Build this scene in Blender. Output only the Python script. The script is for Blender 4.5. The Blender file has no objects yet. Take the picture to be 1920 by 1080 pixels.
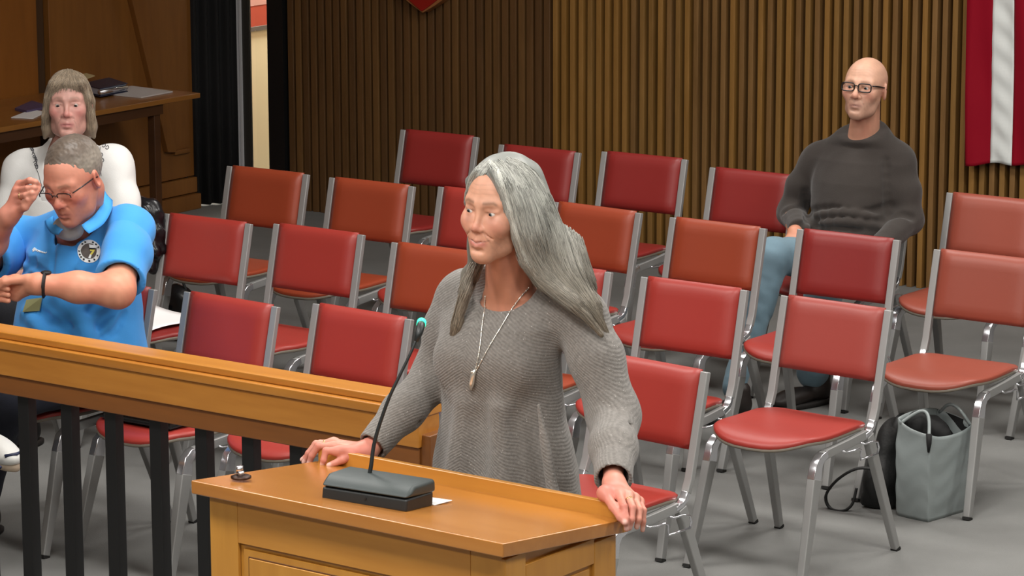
import bpy, math, random
import numpy as np
from mathutils import Vector, Matrix, Euler
from mathutils.bvhtree import BVHTree
random.seed(7); RNG = np.random.default_rng(7)
C = bpy.context.scene.collection
SC = bpy.context.scene

# ------------------------------------------------------------------ camera, light, exposure
F_PX, CAM_H, PITCH, ROLL, TH = 5890.65, 2.8674, math.radians(11.4603), math.radians(-0.14), math.radians(35.2)
cam = bpy.data.objects.new('camera', bpy.data.cameras.new('camera')); C.objects.link(cam)
cam.data.sensor_width = 36; cam.data.lens = F_PX / 1920 * 36
cam.data.clip_start = 0.1; cam.data.clip_end = 60
cam.matrix_world = Matrix.Translation((0, 0, CAM_H)) @ Matrix.Rotation(TH, 4, 'Z') @ Matrix.Rotation(math.pi/2 - PITCH, 4, 'X') @ Matrix.Rotation(ROLL, 4, 'Z')
SC.camera = cam
w = bpy.data.worlds.new('world'); SC.world = w; w.use_nodes = True
w.node_tree.nodes['Background'].inputs[0].default_value = (0.55, 0.58, 0.62, 1)
w.node_tree.nodes['Background'].inputs[1].default_value = 0.25
SC.view_settings.view_transform = 'Standard'; SC.view_settings.look = 'None'
SC.view_settings.gamma = 1.0; SC.view_settings.use_curve_mapping = False
SC.view_settings.exposure = 0.0
def area_light(name, loc, sx, sy, power, color=(1, .97, .92), rot=(0, 0, 0)):
    l = bpy.data.lights.new(name, 'AREA'); l.shape = 'RECTANGLE'; l.size = sx; l.size_y = sy
    l.energy = power; l.color = color
    o = bpy.data.objects.new(name, l); o.location = loc; o.rotation_euler = rot; C.objects.link(o)
    return o
CEIL = 3.45
LW = 60
for (x, y, k) in [(-1.6, 4.2, 1), (-4.0, 4.2, 1.2), (-6.4, 4.6, 1.0), (-1.6, 7.2, 1), (-4.0, 7.2, 1.15), (-6.4, 7.2, 1.0),
                  (-1.8, 10.2, .9), (-4.3, 10.2, .9), (-6.6, 10.0, .75), (-2.8, 1.6, 1), (-5.0, 1.6, .8)]:
    area_light('ceiling_light', (x, y, CEIL - .02), 1.2, .6, LW * k)
area_light('corridor_light', (-10.62, 13.5, 2.3), .4, .8, 74, (1, .96, .86))

def ray(px, py):
    a, b = (px - 960) / F_PX, (py - 540) / F_PX
    c, s = math.cos(ROLL), math.sin(ROLL)
    u, v = a*c + b*s, -a*s + b*c
    x, y, z = u, math.cos(PITCH) - v*math.sin(PITCH), -(math.sin(PITCH) + v*math.cos(PITCH))
    return np.array([x*math.cos(TH) - y*math.sin(TH), x*math.sin(TH) + y*math.cos(TH), z])
O0 = np.array([0, 0, CAM_H])
def P(px, py, Y):                       # the point of the world plane y = Y seen at a pixel
    d = ray(px, py); return O0 + d * Y / d[1]
def PX(px, py, X):
    d = ray(px, py); return O0 + d * X / d[0]
def PZ(px, py, z):
    d = ray(px, py); return O0 + d * (z - CAM_H) / d[2]

# ------------------------------------------------------------------ materials
def srgb(r, g, b):
    f = lambda c: (c/255/12.92) if c/255 <= .04045 else ((c/255 + .055)/1.055)**2.4
    return (f(r), f(g), f(b), 1)
def new_mat(name):
    m = bpy.data.materials.new(name); m.use_nodes = True
    nt = m.node_tree; return m, nt, nt.nodes['Principled BSDF'], nt.nodes.new, nt.links.new
def plain(name, rgb, rough=.5, metal=0., spec=.5, bump=0., bscale=60., var=0., coat=0., emit=None, es=1., alpha=None, sheen=0.):
    m, nt, b, N, L = new_mat(name)
    col = srgb(*rgb)
    b.inputs['Base Color'].default_value = col
    b.inputs['Roughness'].default_value = rough; b.inputs['Metallic'].default_value = metal
    b.inputs['Specular IOR Level'].default_value = spec
    b.inputs['Coat Weight'].default_value = coat
    b.inputs['Sheen Weight'].default_value = sheen
    if emit:
        b.inputs['Emission Color'].default_value = srgb(*emit); b.inputs['Emission Strength'].default_value = es
    tc = N('ShaderNodeTexCoord'); no = N('ShaderNodeTexNoise'); no.inputs['Scale'].default_value = bscale; no.inputs['Detail'].default_value = 4
    L(tc.outputs['Object'], no.inputs['Vector'])
    if bump:
        bp = N('ShaderNodeBump'); bp.inputs['Strength'].default_value = bump; bp.inputs['Distance'].default_value = .004
        L(no.outputs['Fac'], bp.inputs['Height']); L(bp.outputs['Normal'], b.inputs['Normal'])
    n2 = N('ShaderNodeTexNoise'); n2.inputs['Scale'].default_value = 5; n2.inputs['Detail'].default_value = 5
    L(tc.outputs['Object'], n2.inputs['Vector'])
    mx = N('ShaderNodeMix'); mx.data_type = 'RGBA'
    mx.inputs['A'].default_value = tuple(c*(1-var) for c in col[:3]) + (1,); mx.inputs['B'].default_value = tuple(min(1, c*(1+var)) for c in col[:3]) + (1,)
    L(n2.outputs['Fac'], mx.inputs['Factor']); L(mx.outputs['Result'], b.inputs['Base Color'])
    return m
def wood(name, c1, c2, axis='Z', scale=6., rough=.35, coat=.2, bump=.05):
    m, nt, b, N, L = new_mat(name)
    tc = N('ShaderNodeTexCoord'); mp = N('ShaderNodeMapping')
    st = {'X': (.12, 1, 1), 'Y': (1, .12, 1), 'Z': (1, 1, .12)}[axis]
    mp.inputs['Scale'].default_value = [s*scale for s in st]
    oi = N('ShaderNodeObjectInfo'); ad = N('ShaderNodeVectorMath'); ad.operation = 'ADD'
    cx = N('ShaderNodeCombineXYZ'); mu = N('ShaderNodeMath'); mu.operation = 'MULTIPLY'; mu.inputs[1].default_value = 13.
    L(oi.outputs['Random'], mu.inputs[0]); L(mu.outputs[0], cx.inputs[0]); L(mu.outputs[0], cx.inputs[2])
    L(tc.outputs['Object'], ad.inputs[0]); L(cx.outputs[0], ad.inputs[1]); L(ad.outputs[0], mp.inputs['Vector'])
    n1 = N('ShaderNodeTexNoise'); n1.inputs['Scale'].default_value = 2.2; n1.inputs['Detail'].default_value = 8; n1.inputs['Distortion'].default_value = .8
    L(mp.outputs[0], n1.inputs['Vector'])
    n2 = N('ShaderNodeTexNoise'); n2.inputs['Scale'].default_value = 18; n2.inputs['Detail'].default_value = 3
    L(mp.outputs[0], n2.inputs['Vector'])
    m1 = N('ShaderNodeMix'); m1.inputs[0].default_value = .3
    L(n1.outputs['Fac'], m1.inputs[2]); L(n2.outputs['Fac'], m1.inputs[3])
    rp = N('ShaderNodeValToRGB'); rp.color_ramp.elements[0].position = .3; rp.color_ramp.elements[1].position = .7
    rp.color_ramp.elements[0].color = srgb(*c1); rp.color_ramp.elements[1].color = srgb(*c2)
    L(m1.outputs[0], rp.inputs[0]); L(rp.outputs[0], b.inputs['Base Color'])
    b.inputs['Roughness'].default_value = rough; b.inputs['Coat Weight'].default_value = coat; b.inputs['Coat Roughness'].default_value = .25
    if bump:
        bp = N('ShaderNodeBump'); bp.inputs['Strength'].default_value = bump; bp.inputs['Distance'].default_value = .002
        L(n2.outputs['Fac'], bp.inputs['Height']); L(bp.outputs['Normal'], b.inputs['Normal'])
    return m
def attr_mat(name, rough=.5, sss=.0, bump=.0, bscale=200., spec=.4, sheen=0.):
    m, nt, b, N, L = new_mat(name)
    a = N('ShaderNodeAttribute'); a.attribute_name = 'Col'; L(a.outputs['Color'], b.inputs['Base Color'])
    b.inputs['Roughness'].default_value = rough; b.inputs['Specular IOR Level'].default_value = spec; b.inputs['Sheen Weight'].default_value = sheen
    if sss:
        b.inputs['Subsurface Weight'].default_value = sss; b.inputs['Subsurface Radius'].default_value = (.012, .005, .003); b.inputs['Subsurface Scale'].default_value = .6
    if bump:
        tc = N('ShaderNodeTexCoord'); no = N('ShaderNodeTexNoise'); no.inputs['Scale'].default_value = bscale; no.inputs['Detail'].default_value = 3
        L(tc.outputs['Object'], no.inputs['Vector']); bp = N('ShaderNodeBump'); bp.inputs['Strength'].default_value = bump; bp.inputs['Distance'].default_value = .002
        L(no.outputs['Fac'], bp.inputs['Height']); L(bp.outputs['Normal'], b.inputs['Normal'])
    return m

# ------------------------------------------------------------------ mesh helpers
def link_mesh(name, me, parent=None, loc=None):
    o = bpy.data.objects.new(name, me); C.objects.link(o)
    if parent is not None: o.parent = parent
    if loc is not None: o.location = loc
    return o
class MB:
    def __init__(s): s.v = []; s.f = []
    def add(s, vs, fs):
        n = len(s.v); s.v += [tuple(map(float, p)) for p in vs]; s.f += [tuple(i + n for i in f) for f in fs]; return s
    def box(s, lo, hi, M=None):
        x0, y0, z0 = lo; x1, y1, z1 = hi
        vs = [(x0,y0,z0),(x1,y0,z0),(x1,y1,z0),(x0,y1,z0),(x0,y0,z1),(x1,y0,z1),(x1,y1,z1),(x0,y1,z1)]
        if M is not None: vs = [tuple(M @ Vector(p)) for p in vs]
        return s.add(vs, [(0,3,2,1),(4,5,6,7),(0,1,5,4),(1,2,6,5),(2,3,7,6),(3,0,4,7)])
    def hexa(s, vs): return s.add(vs, [(0,3,2,1),(4,5,6,7),(0,1,5,4),(1,2,6,5),(2,3,7,6),(3,0,4,7)])
    def prism(s, pts, a, b, axis):       # closed polygon of 2-D points extruded along an axis
        def mk(p, t):
            return {'x': (t, p[0], p[1]), 'y': (p[0], t, p[1]), 'z': (p[0], p[1], t)}[axis]
        n = len(pts); vs = [mk(p, a) for p in pts] + [mk(p, b) for p in pts]
        fs = [tuple(range(n))[::-1], tuple(range(n, 2*n))] + [(i, (i+1) % n, n+(i+1) % n, n+i) for i in range(n)]
        return s.add(vs, fs)
    def tube(s, pts, r, n=8, cap=True, flat=1., closed=False):
        pts = [np.array(p, float) for p in pts]; m = len(pts)
        rs = [r]*m if np.isscalar(r) else list(r)
        up = None; rings = []
        for i, p in enumerate(pts):
            a = pts[(i-1) % m] if (closed or i > 0) else p; b = pts[(i+1) % m] if (closed or i < m-1) else p
            t = b - a; t = t/(np.linalg.norm(t) + 1e-12)
            if up is None:
                up = np.array([0, 0, 1.]) if abs(t[2]) < .9 else np.array([1., 0, 0])
            u = up - t*np.dot(up, t); u /= (np.linalg.norm(u) + 1e-12); up = u; w_ = np.cross(t, u)
            rings.append([p + rs[i]*(math.cos(2*math.pi*k/n)*w_ + flat*math.sin(2*math.pi*k/n)*u) for k in range(n)])
        vs = [q for rg in rings for q in rg]; fs = []
        for i in range(m if closed else m-1):
            j = (i+1) % m
            for k in range(n):
                fs.append((i*n+k, i*n+(k+1) % n, j*n+(k+1) % n, j*n+k))
        if cap and not closed:
            fs.append(tuple(range(n))[::-1]); fs.append(tuple((m-1)*n+k for k in range(n)))
        return s.add(vs, fs)
    def bar(s, pts, wx, th):             # flat bar following a path; wx = width along x, th = thickness across the path (lists allowed)
        m = len(pts); pts = [np.array(p, float) for p in pts]
        wx = [wx]*m if np.isscalar(wx) else wx; th = [th]*m if np.isscalar(th) else th
        vs = []
        for i, p in enumerate(pts):
            t = pts[min(i+1, m-1)] - pts[max(i-1, 0)]; t[0] = 0; t /= np.linalg.norm(t)
            nrm = np.array([0, -t[2], t[1]])
            for (a, b) in ((-1,-1),(1,-1),(1,1),(-1,1)):
                vs.append(p + np.array([a*wx[i]/2, 0, 0]) + nrm*b*th[i]/2)
        fs = [(0,1,2,3)[::-1], tuple(4*(m-1)+k for k in range(4))]
        for i in range(m-1):
            for k in range(4): fs.append((4*i+k, 4*i+(k+1) % 4, 4*i+4+(k+1) % 4, 4*i+4+k))
        return s.add(vs, fs)
    def grid(s, fn, nu, nv, closeu=False):
        vs = [fn(i/(nu if closeu else nu-1), j/(nv-1)) for j in range(nv) for i in range(nu)]
        fs = []
        for j in range(nv-1):
            for i in range(nu if closeu else nu-1):
                k = (i+1) % nu; fs.append((j*nu+i, j*nu+k, (j+1)*nu+k, (j+1)*nu+i))
        return s.add(vs, fs)
    def lathe(s, prof, n=20, c=(0,0,0), M=None):
        vs = []; m = len(prof)
        for (r, z) in prof:
            for k in range(n):
                q = Vector((c[0]+r*math.cos(2*math.pi*k/n), c[1]+r*math.sin(2*math.pi*k/n), c[2]+z)); vs.append(tuple(M @ q) if M is not None else tuple(q))
        fs = [(i*n+k, i*n+(k+1) % n, (i+1)*n+(k+1) % n, (i+1)*n+k) for i in range(m-1) for k in range(n)]
        fs += [tuple(range(n))[::-1], tuple((m-1)*n+k for k in range(n))]
        return s.add(vs, fs)
    def build(s, name, mat, parent=None, origin=None, smooth=False, bevel=0., segs=2, subsurf=0, angle=None):
        og = np.array(origin if origin is not None else (0, 0, 0), float)
        me = bpy.data.meshes.new(name); me.from_pydata([tuple(np.array(p) - og) for p in s.v], [], s.f)
        import bmesh
        b = bmesh.new(); b.from_mesh(me); bmesh.ops.recalc_face_normals(b, faces=b.faces); b.to_mesh(me); b.free()
        me.materials.append(mat)
        if smooth: me.polygons.foreach_set('use_smooth', [True]*len(me.polygons))
        o = link_mesh(name, me, parent, None if parent is not None else tuple(og))
        if bevel:
            md = o.modifiers.new('bevel', 'BEVEL'); md.width = bevel; md.segments = segs; md.limit_method = 'ANGLE'; md.angle_limit = math.radians(40)
            me.polygons.foreach_set('use_smooth', [True]*len(me.polygons))
            md2 = o.modifiers.new('wn', 'WEIGHTED_NORMAL'); md2.keep_sharp = True
        if subsurf:
            md = o.modifiers.new('sub', 'SUBSURF'); md.levels = subsurf; md.render_levels = subsurf
        return o
def empty(name, loc, rz=0.):
    o = bpy.data.objects.new(name, None); o.empty_display_size = .1; o.location = loc; o.rotation_euler = (0, 0, rz); C.objects.link(o); return o
def tag(o, label=None, cat=None, group=None, kind=None):
    if label: o['label'] = label
    if cat: o['category'] = cat
    if group: o['group'] = group
    if kind: o['kind'] = kind
    return o
def copy_tree(o, parent=None):
    c = o.copy(); C.objects.link(c)
    if parent is not None: c.parent = parent
    for ch in o.children: copy_tree(ch, c)
    return c

# ------------------------------------------------------------------ volume modelling: blended solids on a grid, meshed with surface nets
def cone(a, b, ra, rb, k=.02, op='+'): return dict(t='c', a=np.array(a, float), b=np.array(b, float), ra=ra, rb=rb, k=k, op=op)
def ell(c, r, k=.02, op='+', R=None): return dict(t='e', c=np.array(c, float), r=np.array(r, float), k=k, op=op, R=R)
def sph(c, r, k=.02, op='+'): return ell(c, (r, r, r), k, op)
def loft(levels, k=.02, op='+'): return dict(t='l', L=np.array(levels, float), k=k, op=op)   # rows: z, cx, cy, a, b
def chain(pts, rs, k=.02, op='+'): return [cone(pts[i], pts[i+1], rs[i], rs[i+1], k, op) for i in range(len(pts)-1)]
def half(p, n, k=.004, op='-', R=None): return dict(t='h', c=np.array(p, float), n=np.array(n, float)/np.linalg.norm(n), k=k, op=op, R=R)   # removes the side n points to (within R of p)
def p_bounds(p, m):
    if p['t'] == 'c':
        a, b, r = p['a'], p['b'], max(p['ra'], p['rb']); return np.minimum(a, b) - r - m, np.maximum(a, b) + r + m
    if p['t'] == 'e':
        r = p['r'].max() if p['R'] is not None else p['r']; return p['c'] - r - m, p['c'] + r + m
    if p['t'] == 'l':
        L = p['L']; return (np.array([(L[:,1]-L[:,3]).min(), (L[:,2]-L[:,4]).min(), L[:,0].min()]) - m,
                            np.array([(L[:,1]+L[:,3]).max(), (L[:,2]+L[:,4]).max(), L[:,0].max()]) + m)
    if p['t'] == 'h' and p['R']: return p['c'] - p['R'] - m, p['c'] + p['R'] + m
    return None
def p_eval(p, X, Y, Z):
    if p['t'] == 'c':
        a, b = p['a'], p['b']; d = b - a; dd = max(d @ d, 1e-12)
        t = np.clip(((X-a[0])*d[0] + (Y-a[1])*d[1] + (Z-a[2])*d[2])/dd, 0, 1)
        return np.sqrt((X-a[0]-t*d[0])**2 + (Y-a[1]-t*d[1])**2 + (Z-a[2]-t*d[2])**2) - (p['ra'] + t*(p['rb']-p['ra']))
    if p['t'] == 'e':
        x, y, z = X-p['c'][0], Y-p['c'][1], Z-p['c'][2]
        if p['R'] is not None:
            R = np.array(p['R']).T; x, y, z = (R[0,0]*x+R[0,1]*y+R[0,2]*z, R[1,0]*x+R[1,1]*y+R[1,2]*z, R[2,0]*x+R[2,1]*y+R[2,2]*z)
        r = p['r']; k0 = np.sqrt((x/r[0])**2 + (y/r[1])**2 + (z/r[2])**2); k1 = np.sqrt((x/r[0]**2)**2 + (y/r[1]**2)**2 + (z/r[2]**2)**2) + 1e-9
        return k0*(k0-1)/k1
    if p['t'] == 'l':
        L = p['L']; o = np.argsort(L[:,0]); L = L[o]; z = np.clip(Z, L[0,0], L[-1,0])
        cx, cy, a, b = (np.interp(z, L[:,0], L[:,i]) for i in (1, 2, 3, 4))
        x, y = X-cx, Y-cy
        k0 = np.sqrt((x/a)**2 + (y/b)**2); k1 = np.sqrt((x/a**2)**2 + (y/b**2)**2) + 1e-9
        d = np.maximum(k0*(k0-1)/k1, -np.minimum(a, b))
        return np.maximum(d, np.maximum(L[0,0]-Z, Z-L[-1,0]))
    if p['t'] == 'h':
        c, n = p['c'], p['n']; d = -((X-c[0])*n[0] + (Y-c[1])*n[1] + (Z-c[2])*n[2])
        return d if p['R'] is None else np.maximum(d, np.sqrt((X-c[0])**2 + (Y-c[1])**2 + (Z-c[2])**2) - p['R'])
def volume(prims, res):
    lo = np.full(3, 1e9); hi = -lo
    for p in prims:
        if p['op'] == '+':
            b = p_bounds(p, 3*res)
            lo = np.minimum(lo, b[0]); hi = np.maximum(hi, b[1])
    n = np.ceil((hi-lo)/res).astype(int) + 1
    ax = [lo[i] + res*np.arange(n[i]) for i in range(3)]
    Fv = np.full(n, .08, np.float32)
    for p in prims:
        b = p_bounds(p, p['k'] + 3*res)
        if b is None: i0 = np.zeros(3, int); i1 = n
        else:
            i0 = np.clip(((b[0]-lo)/res).astype(int), 0, n); i1 = np.clip(((b[1]-lo)/res).astype(int) + 2, 0, n)
        if (i1 <= i0).any(): continue
        sl = tuple(slice(i0[i], i1[i]) for i in range(3))
        X, Y, Z = np.meshgrid(*(ax[i][sl[i]] for i in range(3)), indexing='ij', sparse=True)
        d = p_eval(p, X, Y, Z).astype(np.float32); f = Fv[sl]; k = p['k']
        if p['op'] == '+':
            h = np.maximum(k - np.abs(f-d), 0)/k; Fv[sl] = np.minimum(f, d) - h*h*k*.25
        elif p['op'] == '-':
            d = -d; h = np.maximum(k - np.abs(f-d), 0)/k; Fv[sl] = np.maximum(f, d) + h*h*k*.25
        elif p['op'] == '&': Fv[sl] = np.maximum(f, d)
    # outer shell always outside
    for i in range(3):
        s = [slice(None)]*3; s[i] = 0; Fv[tuple(s)] = .05; s[i] = -1; Fv[tuple(s)] = .05
    return Fv, lo
def nets(Fv, lo, res):
    S = Fv < 0; n = np.array(Fv.shape)
    c = np.zeros(n-1, np.int8)
    offs = [(i, j, k) for i in (0, 1) for j in (0, 1) for k in (0, 1)]
    for (i, j, k) in offs: c += S[i:n[0]-1+i, j:n[1]-1+j, k:n[2]-1+k]
    act = (c > 0) & (c < 8); idx = np.argwhere(act)
    vals = np.stack([Fv[idx[:,0]+i, idx[:,1]+j, idx[:,2]+k] for (i, j, k) in offs], 1)
    acc = np.zeros((len(idx), 3)); cnt = np.zeros(len(idx))
    O = np.array(offs, float)
    for a in range(8):
        for b in range(a+1, 8):
            if np.abs(O[a]-O[b]).sum() != 1: continue
            va, vb = vals[:,a], vals[:,b]; m = (va < 0) != (vb < 0)
            t = np.where(m, va/np.where(m, va-vb, 1), 0)
            acc += np.where(m[:,None], O[a] + t[:,None]*(O[b]-O[a]), 0); cnt += m
    V = lo + res*(idx + acc/cnt[:,None])
    gi = -np.ones(n-1, np.int64); gi[act] = np.arange(len(idx))
    Q = []
    for ax_ in range(3):
        u, v = [(1, 2), (2, 0), (0, 1)][ax_]
        s0 = [slice(None)]*3; s1 = [slice(None)]*3; s0[ax_] = slice(0, -1); s1[ax_] = slice(1, None)
        A, B = S[tuple(s0)], S[tuple(s1)]
        e = np.argwhere(A != B); e = e[(e[:,u] > 0) & (e[:,v] > 0) & (e[:,u] < n[u]-1) & (e[:,v] < n[v]-1)]
        flip = B[tuple(e.T)]
        def cell(du, dv):
            q = e.copy(); q[:,u] -= du; q[:,v] -= dv; return gi[tuple(q.T)]
        q = np.stack([cell(1, 1), cell(0, 1), cell(0, 0), cell(1, 0)], 1)
        q[flip] = q[flip][:, ::-1]; Q.append(q)
    return V, np.concatenate(Q)
def solid(prims, res): return nets(*volume(prims, res), res)
def normals(V, Q):
    nr = np.cross(V[Q[:,2]] - V[Q[:,0]], V[Q[:,3]] - V[Q[:,1]]); out = np.zeros_like(V)
    for i in range(4): np.add.at(out, Q[:,i], nr)
    return out/(np.linalg.norm(out, axis=1)[:,None] + 1e-12)
def wob(V, f, seed=0):                   # smooth pseudo noise, about -1..1
    r = np.random.default_rng(seed); o = np.zeros(len(V)); W_ = V + .35/f*np.sin(V[:, [1, 2, 0]]*f*1.7 + seed)
    for i in range(5):
        d = r.normal(size=3); d /= np.linalg.norm(d); o += np.sin(W_ @ d * f * (.7 + .25*i) + r.uniform(0, 6.28))
    return o/2.4
def np_mesh(name, V, Q, mat, parent=None, origin=(0, 0, 0), col=None, smooth=True):
    V = np.asarray(V, float) - np.array(origin, float)
    me = bpy.data.meshes.new(name); k = Q.shape[1]
    me.vertices.add(len(V)); me.vertices.foreach_set('co', V.astype(np.float32).ravel())
    me.loops.add(Q.size); me.loops.foreach_set('vertex_index', Q.astype(np.int32).ravel())
    me.polygons.add(len(Q)); me.polygons.foreach_set('loop_start', np.arange(0, Q.size, k, dtype=np.int32)); me.polygons.foreach_set('loop_total', np.full(len(Q), k, np.int32))
    me.polygons.foreach_set('use_smooth', np.full(len(Q), smooth))
    me.update(calc_edges=True)
    if col is not None:
        ca = me.color_attributes.new('Col', 'FLOAT_COLOR', 'POINT'); ca.data.foreach_set('color', np.concatenate([col, np.ones((len(col), 1))], 1).astype(np.float32).ravel())
    me.materials.append(mat)
    return link_mesh(name, me, parent, None if parent is not None else tuple(origin))
def join(*vq):
    Vs, Qs, n = [], [], 0
    for V, Q in vq: Vs.append(V); Qs.append(Q + n); n += len(V)
    return np.concatenate(Vs), np.concatenate(Qs)
def bvh(V, Q): return BVHTree.FromPolygons([tuple(p) for p in V], [tuple(int(i) for i in q) for q in Q])
def hit(tree, px, py, off=.0015):        # where the line of sight through a pixel meets a surface
    d = ray(px, py); h = tree.ray_cast(Vector(O0), Vector(d).normalized())
    if h[0] is None: return None
    nrm = h[1] if h[1].dot(Vector(d)) < 0 else -h[1]
    return np.array(h[0]) + off*np.array(nrm)

# ------------------------------------------------------------------ the room
M_carpet = plain('carpet', (128, 128, 126), .95, bump=.6, bscale=420, var=.14, spec=.1)
M_paint = plain('wall_paint', (176, 166, 148), .8, var=.03)
M_ceil = plain('ceiling_tile', (214, 212, 206), .9, var=.03)
M_black = plain('black_metal', (17, 17, 18), .45, var=.1)
M_darkframe = plain('bronze_frame', (52, 50, 46), .5, metal=.2, var=.08)
M_alu = plain('aluminium_trim', (205, 205, 208), .4, metal=.1, var=.04)
M_backing = plain('slat_backing', (66, 42, 16), .9, var=.15)
M_slatL = [wood('slat_wood_%d' % i, a, b, 'Z', 5, .5, .05) for i, (a, b) in enumerate([((86, 58, 29), (110, 77, 42)), ((92, 63, 32), (118, 84, 45)), ((80, 54, 27), (104, 73, 41))])]
M_slatR = [wood('pale_slat_wood_%d' % i, a, b, 'Z', 5, .45, .08) for i, (a, b) in enumerate([((122, 88, 42), (150, 112, 60)), ((132, 94, 42), (158, 116, 60)), ((114, 82, 44), (142, 106, 62))])]
M_panel = wood('dark_panel_wood', (112, 68, 24), (134, 86, 34), 'Z', 2, .5, .1)
M_panelb = wood('warm_panel_wood', (120, 70, 18), (142, 86, 28), 'Z', 2, .5, .1)
def struct(mb, name, mat, parent=None, **k):
    o = mb.build(name, mat, parent, **k)
    if parent is None: o['kind'] = 'structure'
    return o
WY = 12.66
struct(MB().box((-14, -2.2, -.1), (3.5, 15.5, 0)), 'floor', M_carpet)
struct(MB().box((-14, -2.2, CEIL), (3.5, 15.5, CEIL + .1)), 'ceiling', M_ceil)
struct(MB().box((3.4, -2.2, 0), (3.5, 12.78, CEIL)), 'wall_right', M_paint)
struct(MB().box((-14, -2.3, 0), (3.5, -2.2, CEIL)), 'wall_front', M_paint)
wb = struct(MB().box((-10.33, WY, 0), (3.5, WY + .12, CEIL)), 'wall_back', M_backing)
# vertical slats, each its own object
def slat_mesh(nm, wd, mat):
    m = MB().box((-wd/2, -.052, 0), (wd/2, 0, CEIL)); o = m.build(nm, mat, wb, bevel=.002, segs=1); return o
protos = [slat_mesh('slat', .0375, m) for m in M_slatL] + [slat_mesh('slat', .027, m) for m in M_slatR]
PITCH_S = .0505; x = -10.30; first = [True]*6; joint = -8.65; i = 0
while x < -4.9:
    k = RNG.integers(3) + (0 if x < joint else 3)
    if first[k]: o = protos[k]; first[k] = False
    else: o = protos[k].copy(); C.objects.link(o)
    o.location = (x, WY + RNG.uniform(-.002, .002), 0); x += PITCH_S
# the plain continuation of the wall to the right, out of view
# left wall: dark timber panels with an open joint, a diagonal board and a stepped base
wl = struct(MB().box((-10.9, -2.2, 0), (-10.80, 12.40, CEIL)), 'wall_left', M_backing)
XL = -10.76
def pan(y0, y1, z0, z1, x1=XL, x0=-10.80, mat=M_panel, nm='panel'):
    return MB().box((x0, y0, z0), (x1, y1, z1)).build(nm, mat, wl, bevel=.003, segs=1)
pan(11.30, 12.36, .17, CEIL); pan(9.9, 11.215, .17, CEIL, mat=M_panelb); pan(8.2, 9.82, .17, CEIL, mat=M_panelb); pan(6.5, 8.12, .17, CEIL); pan(4.0, 6.42, .17, CEIL)
pan(4.0, 12.36, .085, .165, XL + .02, nm='base_board'); pan(4.0, 12.36, 0, .08, XL + .045, nm='base_board')
d0, d1 = PX(236, -10, XL), PX(268, -10, XL); e0, e1 = PX(306, 285, XL), PX(322, 285, XL)
def yz(p, dx): return (XL + dx, p[1], p[2])
up = np.array(d0) + (d0 - np.array(e0))*1.2; up2 = np.array(d1) + (d1 - np.array(e1))*1.2
MB().hexa([yz(e0, -.01), yz(e0, .035), yz(e1, .035), yz(e1, -.01), yz(up, -.01), yz(up, .035), yz(up2, .035), yz(up2, -.01)]).build('diagonal_board', M_panel, wl, bevel=.003, segs=1)
pan(12.19, 12.31, .30, .325, XL + .02, nm='ledge')
# black drape in the corner
def drape(u, v):
    a, b = np.array([-10.79, 12.30]), np.array([-10.645, 12.60]); t = b - a; n = np.array([t[1], -t[0]])/np.linalg.norm(t)
    p = a + t*u + n*(.018*math.sin(u*2*math.pi*5.3) + .006*math.sin(u*31 + v*2)); return (p[0], p[1], .01 + v*(CEIL - .05))
M_drape = plain('black_drape', (15, 14, 15), .9, var=.2, bump=.1)
dr = MB().grid(drape, 70, 6).build('curtain', M_drape, None, origin=(-10.72, 12.45, 0), smooth=True)
so = dr.modifiers.new('solid', 'SOLIDIFY'); so.thickness = .006
tag(dr, 'black floor-length curtain filling the corner beside the metal door frame', 'curtain')
# narrow glazed doorway in the corner: frame, bright strip, view into a corridor
dw = MB().box((-10.614, 12.60, 0), (-10.566, 12.612, CEIL)).box((-10.439, 12.59, 0), (-10.335, 12.70, CEIL)).box((-10.566, 12.62, 2.3), (-10.439, 12.68, CEIL)).build('door_1', M_black); dw['kind'] = 'structure'
MB().box((-10.616, 12.595, 0), (-10.570, 12.60, CEIL)).build('frame_face', M_darkframe, dw)
s1 = MB().box((-10.643, 12.585, 0), (-10.632, 12.63, CEIL)).box((-10.627, 12.585, 0), (-10.614, 12.63, CEIL)).build('metal_strip', M_alu, dw)
MB().box((-10.65, 12.60, 0), (-10.612, 12.64, CEIL)).build('jamb', M_black, dw)
m_glass, nt_, b_, N_, L_ = new_mat('clear_glass'); b_.inputs['Transmission Weight'].default_value = 1; b_.inputs['Roughness'].default_value = 0; b_.inputs['IOR'].default_value = 1.02; b_.inputs['Base Color'].default_value = (.97, .98, .97, 1)
MB().box((-10.566, 12.645, 0), (-10.439, 12.650, 2.3)).build('pane', m_glass, dw)
XC = -10.93
zc1 = PX(490, 56, XC)[2]; zc2 = PX(490, 48, XC)[2]; zc3 = PX(490, 9, XC)[2]
cw = struct(MB().box((XC - .1, 12.72, 0), (XC, 14.6, zc1)), 'wall_corridor', plain('cream_paint', (222, 208, 172), .7, var=.02))
MB().box((XC - .1, 12.72, zc1), (XC + .012, 14.6, zc2)).build('rail', plain('grey_trim', (92, 84, 78), .6), cw)
MB().box((XC - .1, 12.72, zc2), (XC - .002, 14.6, zc3)).build('red_band', plain('brick_red_paint', (168, 66, 44), .7, var=.04), cw)
MB().box((XC - .1, 12.72, zc3), (XC, 14.6, CEIL)).build('upper_wall', plain('rose_paint', (190, 140, 130), .7, var=.04), cw)
struct(MB().box((-10.95, 14.5, 0), (-10.0, 14.6, CEIL)), 'wall_corridor_end', M_paint)
struct(MB().box((-10.1, 12.78, 0), (-10.0, 14.6, CEIL)), 'wall_corridor_side', M_paint)

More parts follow.
